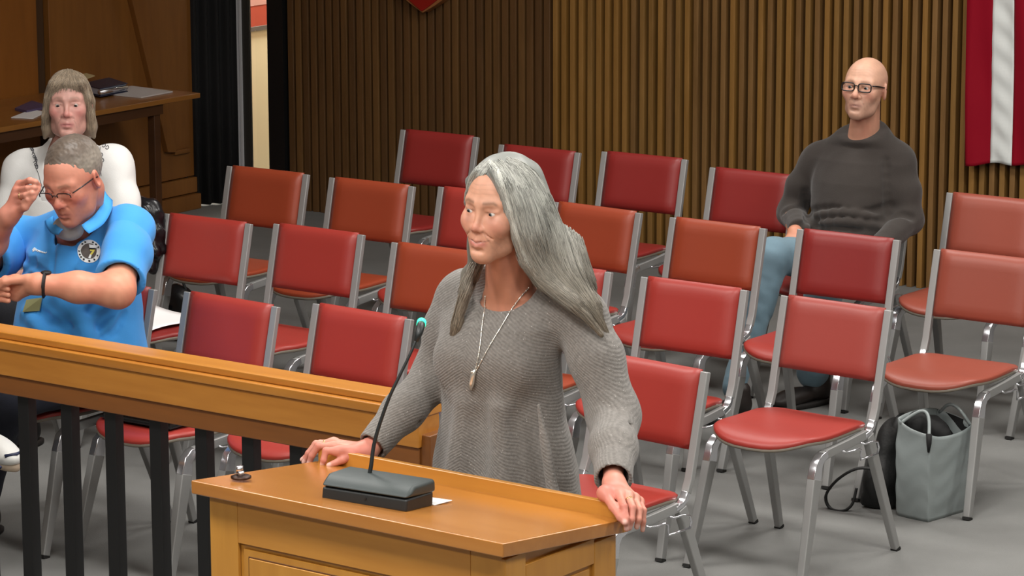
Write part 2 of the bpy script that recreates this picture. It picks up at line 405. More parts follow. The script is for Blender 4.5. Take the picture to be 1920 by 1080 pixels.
# ------------------------------------------------------------------ stacking chairs
M_red = [plain('red_vinyl', (152, 48, 40), .44, var=.06, bump=.04, bscale=300, coat=.0, spec=.5), plain('dark_red_vinyl', (132, 36, 33), .44, var=.06, bump=.04, bscale=300, coat=.0, spec=.5)]
M_org = [plain('rust_vinyl', (146, 60, 34), .44, var=.06, bump=.04, bscale=300, coat=.0, spec=.5), plain('brown_vinyl', (146, 70, 54), .44, var=.06, bump=.04, bscale=300, coat=.0, spec=.5), plain('rose_vinyl', (150, 62, 54), .44, var=.06, bump=.04, bscale=300, coat=.0, spec=.5)]
M_chalu = plain('brushed_aluminium', (160, 160, 159), .48, metal=.45, var=.06, bump=.02, bscale=120)
M_chrome = plain('polished_aluminium', (215, 215, 220), .2, metal=.9, var=.02)
M_rubber = plain('black_rubber', (24, 23, 22), .7)
M_pan = plain('grey_seat_pan', (120, 112, 100), .5, var=.08)
PW, PZ0, PZ1 = .181, .572, .803
def back_y(z): return .083*(z - .443)/(.80 - .443)
def make_chair():
    r = empty('stacking_chair', (0, 0, 0))
    # padded back panel, slightly dished
    n = 14
    def front(u, v):
        x = (2*u-1)*PW; z = PZ0 + v*(PZ1-PZ0)
        e = min(1, min(u, 1-u)*9)**.5 * min(1, min(v, 1-v)*7)**.5
        return (x, back_y(z) - .004 - .014*e + .016*(1-(2*u-1)**2)*0 - .006*(2*u-1)**2*e, z)
    def rear(u, v):
        x = (1-2*u)*PW; z = PZ0 + v*(PZ1-PZ0); e = min(1, min(u, 1-u)*9)**.5 * min(1, min(v, 1-v)*7)**.5
        return (x, back_y(z) + .004 + .008*e, z)
    m = MB().grid(front, n, n).grid(rear, n, n)
    k = n*n
    for j in range(n-1):
        m.f.append((j*n, (j+1)*n, k+(j+1)*n+n-1, k+j*n+n-1)); m.f.append((j*n+n-1, (j+1)*n+n-1, k+(j+1)*n, k+j*n))
    for i in range(n-1):
        m.f.append((i, i+1, k+n-2-i, k+n-1-i)); a = (n-1)*n; m.f.append((a+i, a+i+1, k+a+n-2-i, k+a+n-1-i))
    m.build('backrest', M_red[0], r, smooth=True)
    # seat: cushion on a pan
    def outline(t):
        a = 2*math.pi*t; c, s = math.cos(a), math.sin(a); q = 2.9 if s < 0 else 7.
        rx = abs(c)**(2/q)*math.copysign(1, c); ry = abs(s)**(2/q)*math.copysign(1, s)
        y = -.215 + (.212 if ry < 0 else .218)*ry; hw = .204 - .016*(y + .427)/.42
        return rx*hw, y - (.012*(1-rx*rx) if ry < 0 else 0)
    def zt(x, y): return .464 - .012*math.cos(min(1.2, abs(y+.17)/.20)*1.2) - .022*max(0, (-.35-y)/.08)**1.5 - .014*max(0, (y+.10)/.10) + .004*(x/.2)**2
    prof = [(1.0, -.014), (1.01, -.006), (.985, -.001), (.93, .002), (.8, .003), (.55, .003), (.28, .002), (.05, .002)]
    def seatf(u, v):
        kk = v*(len(prof)-1); i = min(int(kk), len(prof)-2); f = kk - i
        s = prof[i][0]*(1-f) + prof[i+1][0]*f; dz = prof[i][1]*(1-f) + prof[i+1][1]*f
        ox, oy = outline(u); x, y = ox*s, -.215 + (oy+.215)*s
        return (x, y, zt(x, y) + dz)
    m = MB().grid(seatf, 48, len(prof), closeu=True); m.f.append(tuple(range(48*(len(prof)-1), 48*len(prof))))
    m.build('seat', M_red[0], r, smooth=True)
    prof2 = [(1.0, -.014), (1.012, -.018), (1.0, -.024), (.9, -.030), (.4, -.030)]
    def panf(u, v):
        i = int(round(v*(len(prof2)-1))); s, dz = prof2[i]; ox, oy = outline(u); x, y = ox*s, -.215 + (oy+.215)*s
        return (x, y, zt(x, y) + dz)
    m = MB().grid(panf, 40, len(prof2), closeu=True); m.f.append(tuple(range(40*(len(prof2)-1), 40*len(prof2))))
    m.build('seat_pan', M_pan, r, smooth=True)
    for s in (-1, 1):
        X = s*.195
        fr = MB().bar([(X, back_y(.80), .798), (X, back_y(.65), .65), (X, back_y(.49), .49), (X, -.006, .45)], .027, .019)
        fr.build('back_post', M_chalu, r, bevel=.003)
        MB().bar([(X, -.006, .455), (X, -.016, .434), (X, -.034, .421), (X, -.062, .414)], .025, .016).build('bracket', M_chrome, r, bevel=.003)
        MB().bar([(X, -.05, .416), (X, -.16, .408), (X, -.28, .402), (X, -.318, .398)], .020, .030).build('side_rail', M_chalu, r, bevel=.003)
        MB().bar([(X, -.295, .404), (X, -.325, .396), (X, -.345, .378), (X, -.352, .352), (X, -.358, .33)], [.028]*5, [.024, .030, .038, .043, .046]).build('leg_bend', M_chrome, r, bevel=.003)
        lg = MB().bar([(X, -.356, .335), (X + s*.008, -.40, .18), (X + s*.016, -.4505, .008)], [.030, .028, .025], [.046, .038, .028]).build('leg', M_chalu, r, bevel=.004)
        MB().bar([(X + s*.016, -.4505, .009), (X + s*.0165, -.453, 0)], .026, .028).build('foot_cap', M_rubber, lg)
        lg = MB().bar([(X, -.035, .412), (X + s*.012, .03, .23), (X + s*.028, .1085, .008)], [.026, .025, .023], [.038, .032, .026]).build('leg', M_chalu, r, bevel=.004)
        MB().bar([(X + s*.028, .1085, .009), (X + s*.0285, .111, 0)], .024, .025).build('foot_cap', M_rubber, lg)
    X = .208
    hk = [(X, -.21, .396), (X+.004, -.20, .390), (X+.014, -.17, .390), (X+.022, -.150, .395), (X+.024, -.138, .388), (X+.022, -.134, .372), (X+.022, -.134, .355)]
    hk2 = [(X, -.10, .400), (X+.006, -.085, .394), (X+.016, -.055, .398), (X+.024, -.035, .394), (X+.026, -.030, .375), (X+.023, -.032, .356)]
    MB().tube(hk, .0035, 6).tube(hk2, .0035, 6).tube([(X+.022, -.134, .355), (X+.023, -.032, .356)], .0035, 6).build('linking_hook', M_chrome, r, smooth=True)
    return r
chair0 = make_chair(); used0 = [False]
def chair(x, y, deg, mats, label, group=None):
    if not used0[0]: o = chair0; used0[0] = True
    else: o = copy_tree(chair0)
    o.location = (x, y, 0); o.rotation_euler = (0, 0, math.radians(deg)); tag(o, label, 'chair', 'red stacking chairs set out in rows')
    for ch in o.children:
        if ch.name.split('.')[0] in ('backrest', 'seat'):
            mt = mats[0] if ch.name.startswith('backrest') else mats[1]
            ch.material_slots[0].link = 'OBJECT'; ch.material_slots[0].material = mt
    return o
R0, R1_ = M_red; RU, BR, RO = M_org
chair(-7.05, 7.58, -4, (R1_, R0), 'red stacking chair in which the man in the blue polo shirt sits')
chair(-6.535, 7.59, -3., (R0, R0), 'red stacking chair just right of the man in blue, dark folder on its seat')
chair(-6.064, 7.68, -3., (R0, R0), 'red stacking chair behind the rail, directly left of the microphone stem')
chair(-5.50, 7.62, 0, (R0, R0), 'red stacking chair hidden directly behind the woman at the lectern, front row')
chair(-4.907, 7.589, -5.7, (R0, R0), "red stacking chair beside the standing woman's left arm, frontmost on the right")
chair(-8.04, 8.66, 1, (R0, R0), 'red stacking chair under the seated woman in the white blouse')
chair(-7.564, 8.68, 1.3, (R0, R1_), 'red stacking chair in the second row with white paper lying on its seat')
chair(-7.086, 8.742, .6, (R0, R0), 'red second-row stacking chair, next right of the one with white paper on it')
chair(-6.501, 8.692, .5, (RU, R0), 'rust-orange backed stacking chair close left of the standing woman, above the green microphone light')
chair(-5.962, 8.665, .4, (R0, RU), "red stacking chair whose back corner shows past the standing woman's hair, second row")
chair(-5.425, 8.665, .1, (R0, R0), 'bright red stacking chair in the second row, left neighbour of the chair beside the bags')
chair(-4.881, 8.655, -1.9, (RO, R0), 'rose-red stacking chair with whole seat and legs visible, just left of the bags')
chair(-8.088, 9.667, 1.9, (RU, RU), 'rust-brown stacking chair nearest the doorway, its back below the cream strip')
chair(-7.562, 9.678, 1.7, (RU, RU), 'rust-brown stacking chair in the third row, second from the doorway')
chair(-7.071, 9.742, .4, (R0, R0), "red stacking chair in the third row, half hidden by the standing woman's face")
chair(-6.506, 9.699, -3., (RU, R0), "rust-red stacking chair in the third row, immediately right of the standing woman's hair")
chair(-5.953, 9.676, -.6, (RU, R0), 'rust-red third-row stacking chair, next left of the crimson one before the bald man')
chair(-5.438, 9.741, 1.3, (R1_, R0), 'crimson stacking chair standing directly in front of the bald man')
chair(-4.844, 9.666, .4, (BR, BR), 'brown-orange stacking chair standing over the grey tote bag')
chair(-8.104, 10.863, 1.1, (R1_, R1_), 'deep red stacking chair in the rear row by the slatted wall, farthest left')
chair(-7.499, 10.757, .3, (R1_, R1_), "deep red stacking chair in the rear row, just above the standing woman's head")
chair(-7.028, 10.85, 1.8, (R1_, R1_), 'deep red stacking chair in the rear row, right of the one above the standing woman')
chair(-6.435, 10.747, .4, (R1_, R1_), 'deep red stacking chair in the rear row, next left of the bald man')
chair(-5.93, 10.76, .4, (R1_, R1_), 'stacking chair in the rear row on which the bald man sits')
chair(-5.356, 10.749, .4, (BR, BR), 'brown-orange stacking chair in the rear row, below the flag')
chair(-4.80, 10.749, .4, (BR, BR), 'rear-row stacking chair at the right edge, only a front leg in view')

# ------------------------------------------------------------------ rail with black bars
M_rail = wood('honey_wood', (166, 104, 36), (196, 132, 54), 'X', 3, .35, .3)
M_raild = wood('brown_wood', (112, 66, 26), (136, 82, 34), 'X', 3, .4, .2)
rl = empty('railing', (-6.2, 6.6, 0)); tag(rl, 'long honey-coloured wooden rail on square black bars in front of the chairs', 'railing')
OG = np.array((-6.2, 6.6, 0)); ux0, ux1 = -7.6, -4.93
def rb(mb, nm, mat, bev=.004): return mb.build(nm, mat, rl, origin=OG, bevel=bev)
rb(MB().prism([(6.545, .872), (6.66, .872), (6.66, .845), (6.545, .845)], ux0, ux1, 'x'), 'cap_board', M_rail)
rb(MB().prism([(6.565, .893), (6.655, .893), (6.655, .872), (6.565, .872)], ux0, ux1 - .004, 'x'), 'top_board', M_rail)
rb(MB().prism([(6.553, .846), (6.65, .846), (6.65, .764), (6.553, .764)], ux0, ux1 - .002, 'x'), 'face_board', M_rail)
rb(MB().prism([(6.562, .765), (6.645, .765), (6.645, .705), (6.562, .705)], ux0, ux1 - .006, 'x'), 'lower_board', M_raild)
rb(MB().box((-4.975, 6.57, 0), (-4.905, 6.65, .80)), 'end_post', M_raild)
xx = -6.428
while xx > -7.5: xx -= .1735
b0 = None
while xx < -5.0:
    if b0 is None:
        b0 = MB().box((-.0215, -.018, .01), (.0215, .018, .712)).build('bar', M_black, rl, bevel=.002); o = b0
    else: o = b0.copy(); C.objects.link(o)
    o.location = (xx - OG[0], 6.605 - OG[1], 0); xx += .1735
rb(MB().box((ux0, 6.58, 0), (ux1, 6.63, .02)), 'floor_plate', M_black)

# ------------------------------------------------------------------ lectern
M_lec = wood('lectern_wood', (176, 116, 44), (204, 144, 62), 'X', 2.2, .3, .35)
M_lecv = wood('lectern_side_wood', (174, 116, 42), (202, 144, 60), 'Z', 2.2, .32, .3)
M_lect = wood('lectern_top_wood', (162, 102, 42), (188, 126, 58), 'X', 2.2, .22, .6, bump=.02)
M_groove = plain('painted_groove_shade', (96, 58, 22), .6)  # darker brown for a solid strip: the groove's shade is in the colour
LC = np.array((-4.185, 5.51, 0)); LRZ = math.radians(-1.2)
lec = empty('lectern', tuple(LC), LRZ); tag(lec, 'honey-coloured wooden lectern with sloping top and panelled front, foreground', 'lectern')
HW, Y0, Y1 = .447, -.23, .225
def ztop(y): return 1.0 - .05*(y - Y0)/(Y1 - Y0)
def slab(x0, x1, y0, y1, d0, d1):
    return [(x0,y0,ztop(y0)+d0),(x1,y0,ztop(y0)+d0),(x1,y1,ztop(y1)+d0),(x0,y1,ztop(y1)+d0),(x0,y0,ztop(y0)+d1),(x1,y0,ztop(y0)+d1),(x1,y1,ztop(y1)+d1),(x0,y1,ztop(y1)+d1)]
MB().hexa(slab(-HW, HW, Y0, Y1, -.032, 0)).build('top_board', M_lect, lec, bevel=.003)
MB().hexa(slab(-HW, HW, Y1 - .001, Y1 + .022, -.032, .034)).build('paper_stop', M_lec, lec, bevel=.003)
bx0, bx1, by0, by1 = -HW + .028, HW - .026, Y0 + .03, Y1 - .005
def body(x0, x1, y0, y1, z0):
    return [(x0,y0,z0),(x1,y0,z0),(x1,y1,z0),(x0,y1,z0),(x0,y0,ztop(y0)-.031),(x1,y0,ztop(y0)-.031),(x1,y1,ztop(y1)-.031),(x0,y1,ztop(y1)-.031)]
MB().hexa(body(bx0, bx1, by0 + .012, by1, .02)).build('body', M_lecv, lec)
t = .012
# front frame: stiles and rails proud of a recessed panel
def fr(x0, x1, z0, z1, nm='frame_board', mat=M_lec, dy0=0., dy1=t): return MB().box((x0, by0 + dy0, z0), (x1, by0 + dy1, z1)).build(nm, mat, lec, bevel=.002, segs=1)
fr(bx0, bx0 + .085, 0, .966, 'stile', M_lecv); fr(bx1 - .085, bx1, 0, .966, 'stile', M_lecv)
fr(bx0 + .085, bx1 - .085, .862, .966, 'cross_rail'); fr(bx0 + .085, bx1 - .085, 0, .12, 'cross_rail')
fr(bx0 + .097, bx1 - .097, .132, .850, 'moulding', M_lecv, .005, .014); fr(bx0 + .112, bx1 - .112, .147, .835, 'moulding', M_groove, .0035, .013); fr(bx0 + .116, bx1 - .116, .151, .831, 'front_panel', M_lecv, .001, .013)
# right side frame
def sd(y0, y1, z0, z1, nm='frame_board', mat=M_lecv, dx=0.):
    return MB().box((bx1 - .004, y0, z0), (bx1 + .010 - dx, y1, z1)).build(nm, mat, lec, bevel=.002, segs=1)
sd(by0, by0 + .075, 0, .955, 'stile'); sd(by1 - .085, by1, 0, .915, 'stile'); sd(by0 + .075, by1 - .085, .865, .925, 'cross_rail'); sd(by0 + .075, by1 - .085, 0, .12, 'cross_rail')
sd(by0 + .085, by1 - .095, .13, .855, 'side_panel', M_lecv, .006)
# small chrome fitting at the corner of the top
q = PZ(452, 896, .997)
ft = empty('swivel_fitting', tuple(q)); tag(ft, "small chrome swivel fitting on the lectern's left front corner", 'fitting')
MB().lathe([(.024, 0), (.024, .004), (.018, .006), (.008, .007)], 20).build('base_plate', plain('dark_bronze', (62, 44, 36), .35, metal=.7), ft, smooth=True)
MB().tube([(0, 0, .006), (0, 0, .016)], .008, 12).tube([(-.004, 0, .012), (-.004, 0, .028)], [.008, .009], 10).build('swivel', M_chrome, ft, smooth=True)

# ------------------------------------------------------------------ conference microphone
M_mic = plain('charcoal_plastic', (52, 60, 60), .5, var=.05, bump=.05, bscale=300); M_mic2 = plain('black_plastic', (32, 35, 36), .45, var=.05)
c1, c2 = PZ(606, 938, .985), PZ(757, 962, .985)
v = c2 - c1; ang = math.atan2(v[1], v[0]); cen = (c1 + c2)/2
W2 = np.linalg.norm(v[:2])/2 + .006; tilt = math.atan(.05/.455)
mic = empty('conference_microphone', tuple(cen + np.array([0, 0, .001])), ang); mic.rotation_euler = (-tilt*.95, 0, ang)
tag(mic, 'charcoal desk microphone base with long thin gooseneck stem on the lectern', 'microphone')
def rbox(x0, x1, y0, y1, z0, z1, y0t, y1t, z1b, nm, mat, bev):
    return MB().hexa([(x0,y0,z0),(x1,y0,z0),(x1,y1,z0),(x0,y1,z0),(x0,y0t,z1),(x1,y0t,z1),(x1,y1t,z1b),(x0,y1t,z1b)]).build(nm, mat, mic, bevel=bev, segs=3)
rbox(-W2, W2, 0, .115, 0, .030, .002, .115, .035, 'base', M_mic2, .006)
rbox(-W2 - .003, W2 + .003, -.005, .122, .032, .058, .028, .116, .064, 'lid', M_mic, .009)
MB().tube([(.005, -.002, .018), (.005, .004, .018)], .0025, 10).build('socket', M_rubber, mic)
gp = [P(x, y, Yk) for x, y, Yk in [(692, 893, 5.46), (696, 872, 5.465), (701, 835, 5.475), (712, 795, 5.485), (730, 745, 5.50), (750, 703, 5.52), (769, 664, 5.54), (780, 638, 5.555)]]
g2 = []
for i in range(len(gp)-1):
    for k in range(4):
        t_ = k/4; p0, p1, p2, p3 = gp[max(i-1, 0)], gp[i], gp[i+1], gp[min(i+2, len(gp)-1)]
        g2.append(.5*((2*p1) + (-p0+p2)*t_ + (2*p0-5*p1+4*p2-p3)*t_**2 + (-p0+3*p1-3*p2+p3)*t_**3))
g2.append(gp[-1])
Mi = np.array(mic.matrix_basis.inverted())
loc = lambda p: tuple((Mi @ np.append(p, 1))[:3])
MB().tube([loc(p) for p in g2], [.0052 - .0022*i/len(g2) for i in range(len(g2))], 10).build('gooseneck', M_mic2, mic, smooth=True)
hd = [P(780, 640, 5.555), P(786, 624, 5.565), P(789, 612, 5.58), P(790.5, 604, 5.60)]
MB().tube([loc(p) for p in hd], [.005, .0085, .0095, .0095], 14).build('capsule', M_mic2, mic, smooth=True)
MB().tube([loc(hd[2] + (hd[3]-hd[2])*.45), loc(hd[2] + (hd[3]-hd[2])*1.05)], .0108, 18).build('light_ring', plain('green_light_ring', (40, 190, 140), .4, emit=(60, 235, 180), es=1.6), mic, smooth=True)
# white card on the lectern
pc = [PZ(786, 941, .977), PZ(815, 948, .975), PZ(848, 939, .972), PZ(790, 931, .974)]
M_paper = plain('white_paper', (240, 240, 240), .7, var=.02)
o = MB().hexa([tuple(p + np.array([0, 0, .0005])) for p in pc] + [tuple(p + np.array([0, 0, .0015])) for p in pc]).build('paper_slip', M_paper, None, origin=pc[0])
tag(o, 'small white slip of paper on the lectern beside the microphone base', 'paper')

# ------------------------------------------------------------------ table along the left wall and what lies on it
M_tab = wood('table_wood', (128, 82, 34), (150, 100, 46), 'Y', 2.5, .35, .3)
M_tabd = wood('table_apron_wood', (60, 34, 14), (78, 46, 20), 'Y', 2.5, .5, .1)
tb = empty('side_table', (-10.40, 11.0, 0)); TO = np.array((-10.40, 11.0, 0))
tag(tb, 'long wooden side table against the dark timber wall at left, papers on top', 'table')
MB().box((-10.74, 9.6, .715), (-10.10, 11.66, .74)).build('table_top', M_tab, tb, origin=TO, bevel=.003)
MB().box((-10.135, 9.7, .665), (-10.115, 11.40, .715)).box((-10.70, 11.38, .665), (-10.135, 11.40, .715)).box((-10.72, 9.7, .665), (-10.70, 11.38, .715)).build('apron', M_tabd, tb, origin=TO)
for (x, y) in [(-10.145, 11.365), (-10.68, 11.35), (-10.145, 9.75), (-10.68, 9.75)]:
    MB().box((x-.022, y-.022, 0), (x+.022, y+.022, .70)).build('leg', M_tabd, tb, origin=TO, bevel=.003)
def sheet(pts, z, nm, mat, label, cat, th=.004, group=None):
    q = [PZ(px, py, z) for px, py in pts]; q = [np.array(p) for p in q]
    o = MB().hexa([tuple(p) for p in q] + [tuple(p + np.array([0, 0, th])) for p in q]).build(nm, mat, None, origin=q[0], bevel=.0)
    return tag(o, label, cat, group)
M_grey = plain('pale_grey_paper', (196, 190, 188), .7, var=.03)
sheet([(184, 176), (265, 184), (324, 173), (247, 163)], .7412, 'paper_pad', M_grey, 'wide pale paper pad at the right end of the side table', 'paper', .006)
sheet([(21, 221), (62, 223), (86, 211), (60, 206)], .7412, 'paper_sheet', M_paper, "white sheet of paper on the side table's left end, beside the seated woman's hair", 'paper', .003)
M_navy = plain('navy_cover', (38, 42, 66), .4, var=.15); M_purple = plain('violet_cover', (82, 70, 104), .5, var=.2)
sheet([(28, 207), (50, 212), (92, 203), (60, 193)], .7412, 'folder', M_purple, 'dark violet folder on the side table beyond the white sheet', 'folder', .012)
# ring binder: two covers, spine and pages
q = [PZ(px, py, .7505) for px, py in [(150, 172), (188, 181), (240, 171), (205, 160)]]
bd = empty('ring_binder', tuple(q[0])); tag(bd, 'open-ended navy ring binder lying on the side table behind the seated woman', 'binder')
def lay(dz, th, s, nm, mat):
    c = sum(q)/4; p = [c + (a - c)*s + np.array([0, 0, dz]) - q[0] for a in q]
    MB().hexa([tuple(a) for a in p] + [tuple(a + np.array([0, 0, th])) for a in p]).build(nm, mat, bd, bevel=.001)
lay(-.0025, .004, 1, 'cover', M_navy); lay(.004, .030, .93, 'pages', plain('binder_pages', (170, 176, 190), .7, var=.1)); lay(.036, .004, 1, 'cover', M_navy)
p = [a - q[0] for a in q]
MB().tube([tuple(p[1]*.97 + np.array([0, 0, .02])), tuple(p[1]*.4 + p[2]*.57 + np.array([0, 0, .02])), tuple(p[2]*.97 + np.array([0, 0, .02]))], .012, 10).build('ring', M_chrome, bd, smooth=True)
sheet([(140, 146), (158, 150), (178, 143), (160, 138)], .795, 'note_pad', plain('manila_card', (208, 190, 140), .7, var=.05), 'small manila note card on top of the binder behind the seated woman', 'paper', .004)

# ------------------------------------------------------------------ flag and shield on the slatted wall
M_fr = plain('flag_red', (142, 4, 30), .8, bump=.1, bscale=500, var=.05, spec=.2); M_fw = plain('flag_white', (226, 230, 228), .7, bump=.15, bscale=60, var=.03, sheen=.2)
fa, fb_, fc = P(1805, 0, 12.56), P(1812, 308, 12.56), P(1897, 309, 12.56)
flg = empty('flag', (-6.0, 12.56, 1.0)); FO = np.array((-6.0, 12.56, 1.0))
tag(flg, 'flag with broad red and white stripes hanging vertically on the slatted wall at right', 'flag')
sw = .109; x0 = fb_[0] + .004; zb = fb_[2]
for i in range(7):
    a, b = x0 + i*sw, x0 + (i+1)*sw
    def st(u, v, a=a, b=b, i=i):
        x = a + (b-a)*u; z = zb + .09*(x - x0)*(1-v) + v*1.75 + .006*math.sin(x*30) * (1-v)
        y = 12.555 + .014*math.sin(x*17 + v*2.2) + .006*math.sin(x*41 + v*9) + (.004*math.sin(v*95 + u*4) if i % 2 else .002*math.sin(v*31))*(.3 + math.sin(math.pi*u))
        return (x - (.035*v if i == 0 and u < .01 else 0) - .012*v, y, z)
    o = MB().grid(st, 9, 120).build('white_stripe' if i % 2 else 'red_stripe', M_fw if i % 2 else M_fr, flg, origin=FO, smooth=True)
    md = o.modifiers.new('solid', 'SOLIDIFY'); md.thickness = .002
MB().box((x0, 12.551, zb - .004), (x0 + 7*sw, 12.560, zb + .022)).build('hem', M_fr, flg, origin=FO) if False else None
MB().tube([(x0 - .06, 12.56, zb + 1.76), (x0 + 7*sw + .1, 12.56, zb + 1.76)], .012, 10).build('flag_rod', M_tabd, flg, origin=FO)
pl = empty('shield_plaque', (-9.37, 12.56, 1.1)); SO = np.array((-9.37, 12.56, 1.1))
tag(pl, 'red shield-shaped plaque with wooden rim on the slatted wall at the top edge', 'plaque')
zt_ = P(795, 24, 12.56)[2]; xm = P(795, 24, 12.56)[0]
def shield(s, y0, y1, nm, mat):
    h = []
    for k in range(13):
        t = k/12; h.append((.24*s*t + .0001, .125*t + .05*t**3))
    pts = [(xm - x_, zt_ + (1-s)*.06 + z_) for x_, z_ in h[::-1]] + [(xm + x_, zt_ + (1-s)*.06 + z_) for x_, z_ in h[1:]]
    pts += [(xm + .25*s, zt_ + .60), (xm - .25*s, zt_ + .60)]
    return MB().prism(pts, y0, y1, 'y').build(nm, mat, pl, origin=SO, bevel=.004)
shield(1.0, 12.545, 12.606, 'rim', wood('rim_wood', (140, 84, 44), (164, 104, 60), 'Z', 4, .4, .2))
shield(.86, 12.538, 12.55, 'red_field', plain('enamel_red', (150, 26, 18), .4, var=.05))

# ------------------------------------------------------------------ bags on the floor, papers and folders on seats
M_tote = plain('grey_leather', (138, 146, 146), .42, var=.08, bump=.15, bscale=40, coat=.15); M_lining = plain('black_lining', (12, 12, 13), .8)
b1, b2, b3 = PZ(1680, 966, 0), PZ(1740, 980, 0), PZ(1818, 957, 0)
tote = empty('tote_bag', tuple((b1+b3)/2)); BO = np.array((b1+b3)/2)
tag(tote, 'grey leather tote bag standing open on the floor under the brown-orange chair', 'bag')
u_ = (b2-b1); w_ = (b3-b2); HB = .345
fl = [b1 + u_*0, b2, b3, b1 + w_*.92]
def bag(u, v, s=1., z0=0.):
    t = (u % 1)*4; i = int(t) % 4; f = t - int(t); f = f*f*(3-2*f)*.5 + f*.5
    a, b = fl[i], fl[(i+1) % 4]; c = sum(fl)/4
    p = c + (a + (b-a)*f - c)*(1.0*s)
    bulge = 1 + .05*math.sin(math.pi*min(1, v*1.1))*(1 if i in (0, 1) else .6) + .05*v
    cr = (abs(f-.5)*2)**3
    p = c + (p - c)*(bulge*(1 - .03*cr))
    top = HB*(.93 + .07*math.sin(2*math.pi*u + 2.3) - .035*(1-cr)*(1 if i in (0, 1) else -.3))
    wr = .0018*math.sin(v*11 + 2*math.sin(u*12.6)) + .0012*math.sin(v*27 + 3*math.sin(u*25.1))
    d = (p-c); d[2] = 0; d /= np.linalg.norm(d) + 1e-9
    q = p + d*wr*(s == 1.); return (q[0], q[1], z0 + v*top)
MB().grid(lambda u, v: bag(u, v), 64, 24, closeu=True).build('body', M_tote, tote, origin=BO, smooth=True).modifiers.new('solid', 'SOLIDIFY').thickness = .004
m = MB(); m.grid(lambda u, v: bag(u, v*.985, .955, .004), 48, 12, closeu=True); m.f.append(tuple(range(48))); m.build('lining', M_lining, tote, origin=BO, smooth=True)
def arc(a, b, h, lean, n=18): return [tuple(a + (b-a)*k/n + np.array([0, 0, h*math.sin(math.pi*k/n)]) + lean*math.sin(math.pi*k/n)) for k in range(n+1)]
z = lambda p, zz: np.array([p[0], p[1], zz])
ha, hb_ = PX(1735, 785, b2[0] - .05), None
t1, t2 = np.array(bag(.03, .97)), np.array(bag(.235, .97)); t3, t4 = np.array(bag(.52, .97)), np.array(bag(.72, .97))
MB().tube(arc(t1, t2, .055, (t4-t1)*.25), .006, 8).build('handle', M_tote, tote, origin=BO, smooth=True)
MB().tube(arc(t4, t3, .05, (t1-t4)*.05), .006, 8).build('handle', M_tote, tote, origin=BO, smooth=True)
MB().tube([tuple(t2 + np.array([0, 0, .01])), tuple(t2 + np.array([.006, -.01, -.02])), tuple(t2 + np.array([.004, -.008, -.05]))], [.011, .009, .004], 8).build('tassel', M_lining, tote, origin=BO, smooth=True)
cc = sum(fl)/4
V_, Q_ = solid([ell(cc + np.array([-.05, -.02, .30]), (.06, .05, .05), .02), ell(cc + np.array([.01, .0, .285]), (.05, .045, .04), .02), ell(cc + np.array([-.03, .03, .29]), (.06, .03, .045), .02)], .006)
np_mesh('clothes', V_ + .004*wob(V_, 60)[:, None]*normals(V_, Q_), Q_, M_lining, tote, BO)
# black backpack with a strap loop
k1, k2 = PZ(1598, 956, 0), PZ(1662, 962, 0)
bp = empty('backpack', tuple((k1+k2)/2 + np.array([.0, .1, 0]))); KO = np.array((k1+k2)/2 + np.array([.0, .1, 0])); KO[2] = 0
bp.location = tuple(KO); tag(bp, 'black backpack slumped on the floor left of the grey tote bag', 'bag')
M_bk = plain('black_nylon', (17, 18, 18), .6, var=.2, bump=.3, bscale=90)
e = k2 - k1; mid = (k1+k2)/2
pr = [ell(mid + np.array([.0, .10, .085]), (.062, .10, .088), .03), ell(mid + np.array([.01, .14, .17]), (.055, .09, .13), .05), ell(mid + np.array([.045, .13, .26]), (.022, .05, .07), .04),
      cone(k1 + np.array([.02, .06, .02]), k2 + np.array([-.02, .06, .02]), .022, .022, .04), half((0, 0, .002), (0, 0, 1), .002, '-')]
pr[-1] = half((0, 0, .003), (0, 0, -1), .004, '-')
V_, Q_ = solid(pr, .007)
np_mesh('pack_body', V_ + .004*wob(V_, 45)[:, None]*normals(V_, Q_), Q_, M_bk, bp, KO)
def strap(pts, wd, nm, th=.004):
    pts = [np.array(p, float) for p in pts]; out = []
    for i in range(len(pts)-1):
        for k in range(6):
            t_ = k/6; p0, p1, p2, p3 = pts[max(i-1, 0)], pts[i], pts[i+1], pts[min(i+2, len(pts)-1)]
            out.append(.5*((2*p1) + (-p0+p2)*t_ + (2*p0-5*p1+4*p2-p3)*t_**2 + (-p0+3*p1-3*p2+p3)*t_**3))
    out.append(pts[-1]); return MB().tube(out, wd, 8, flat=th/wd)
Ys = k1[1] - .01
strap([P(1655, 882, Ys+.03), P(1610, 878, Ys), P(1572, 898, Ys-.01), P(1549, 928, Ys-.02), P(1556, 952, Ys-.02), P(1580, 958, Ys-.02), P(1598, 945, Ys), P(1606, 915, Ys+.02)], .011, 's', .005).build('shoulder_strap', M_bk, bp, origin=KO, smooth=True)
MB().tube([P(1648, 905, mid[1]-.01), P(1650, 925, mid[1]-.012)], .004, 8).build('zip_pull', M_chrome, bp, origin=KO, smooth=True)
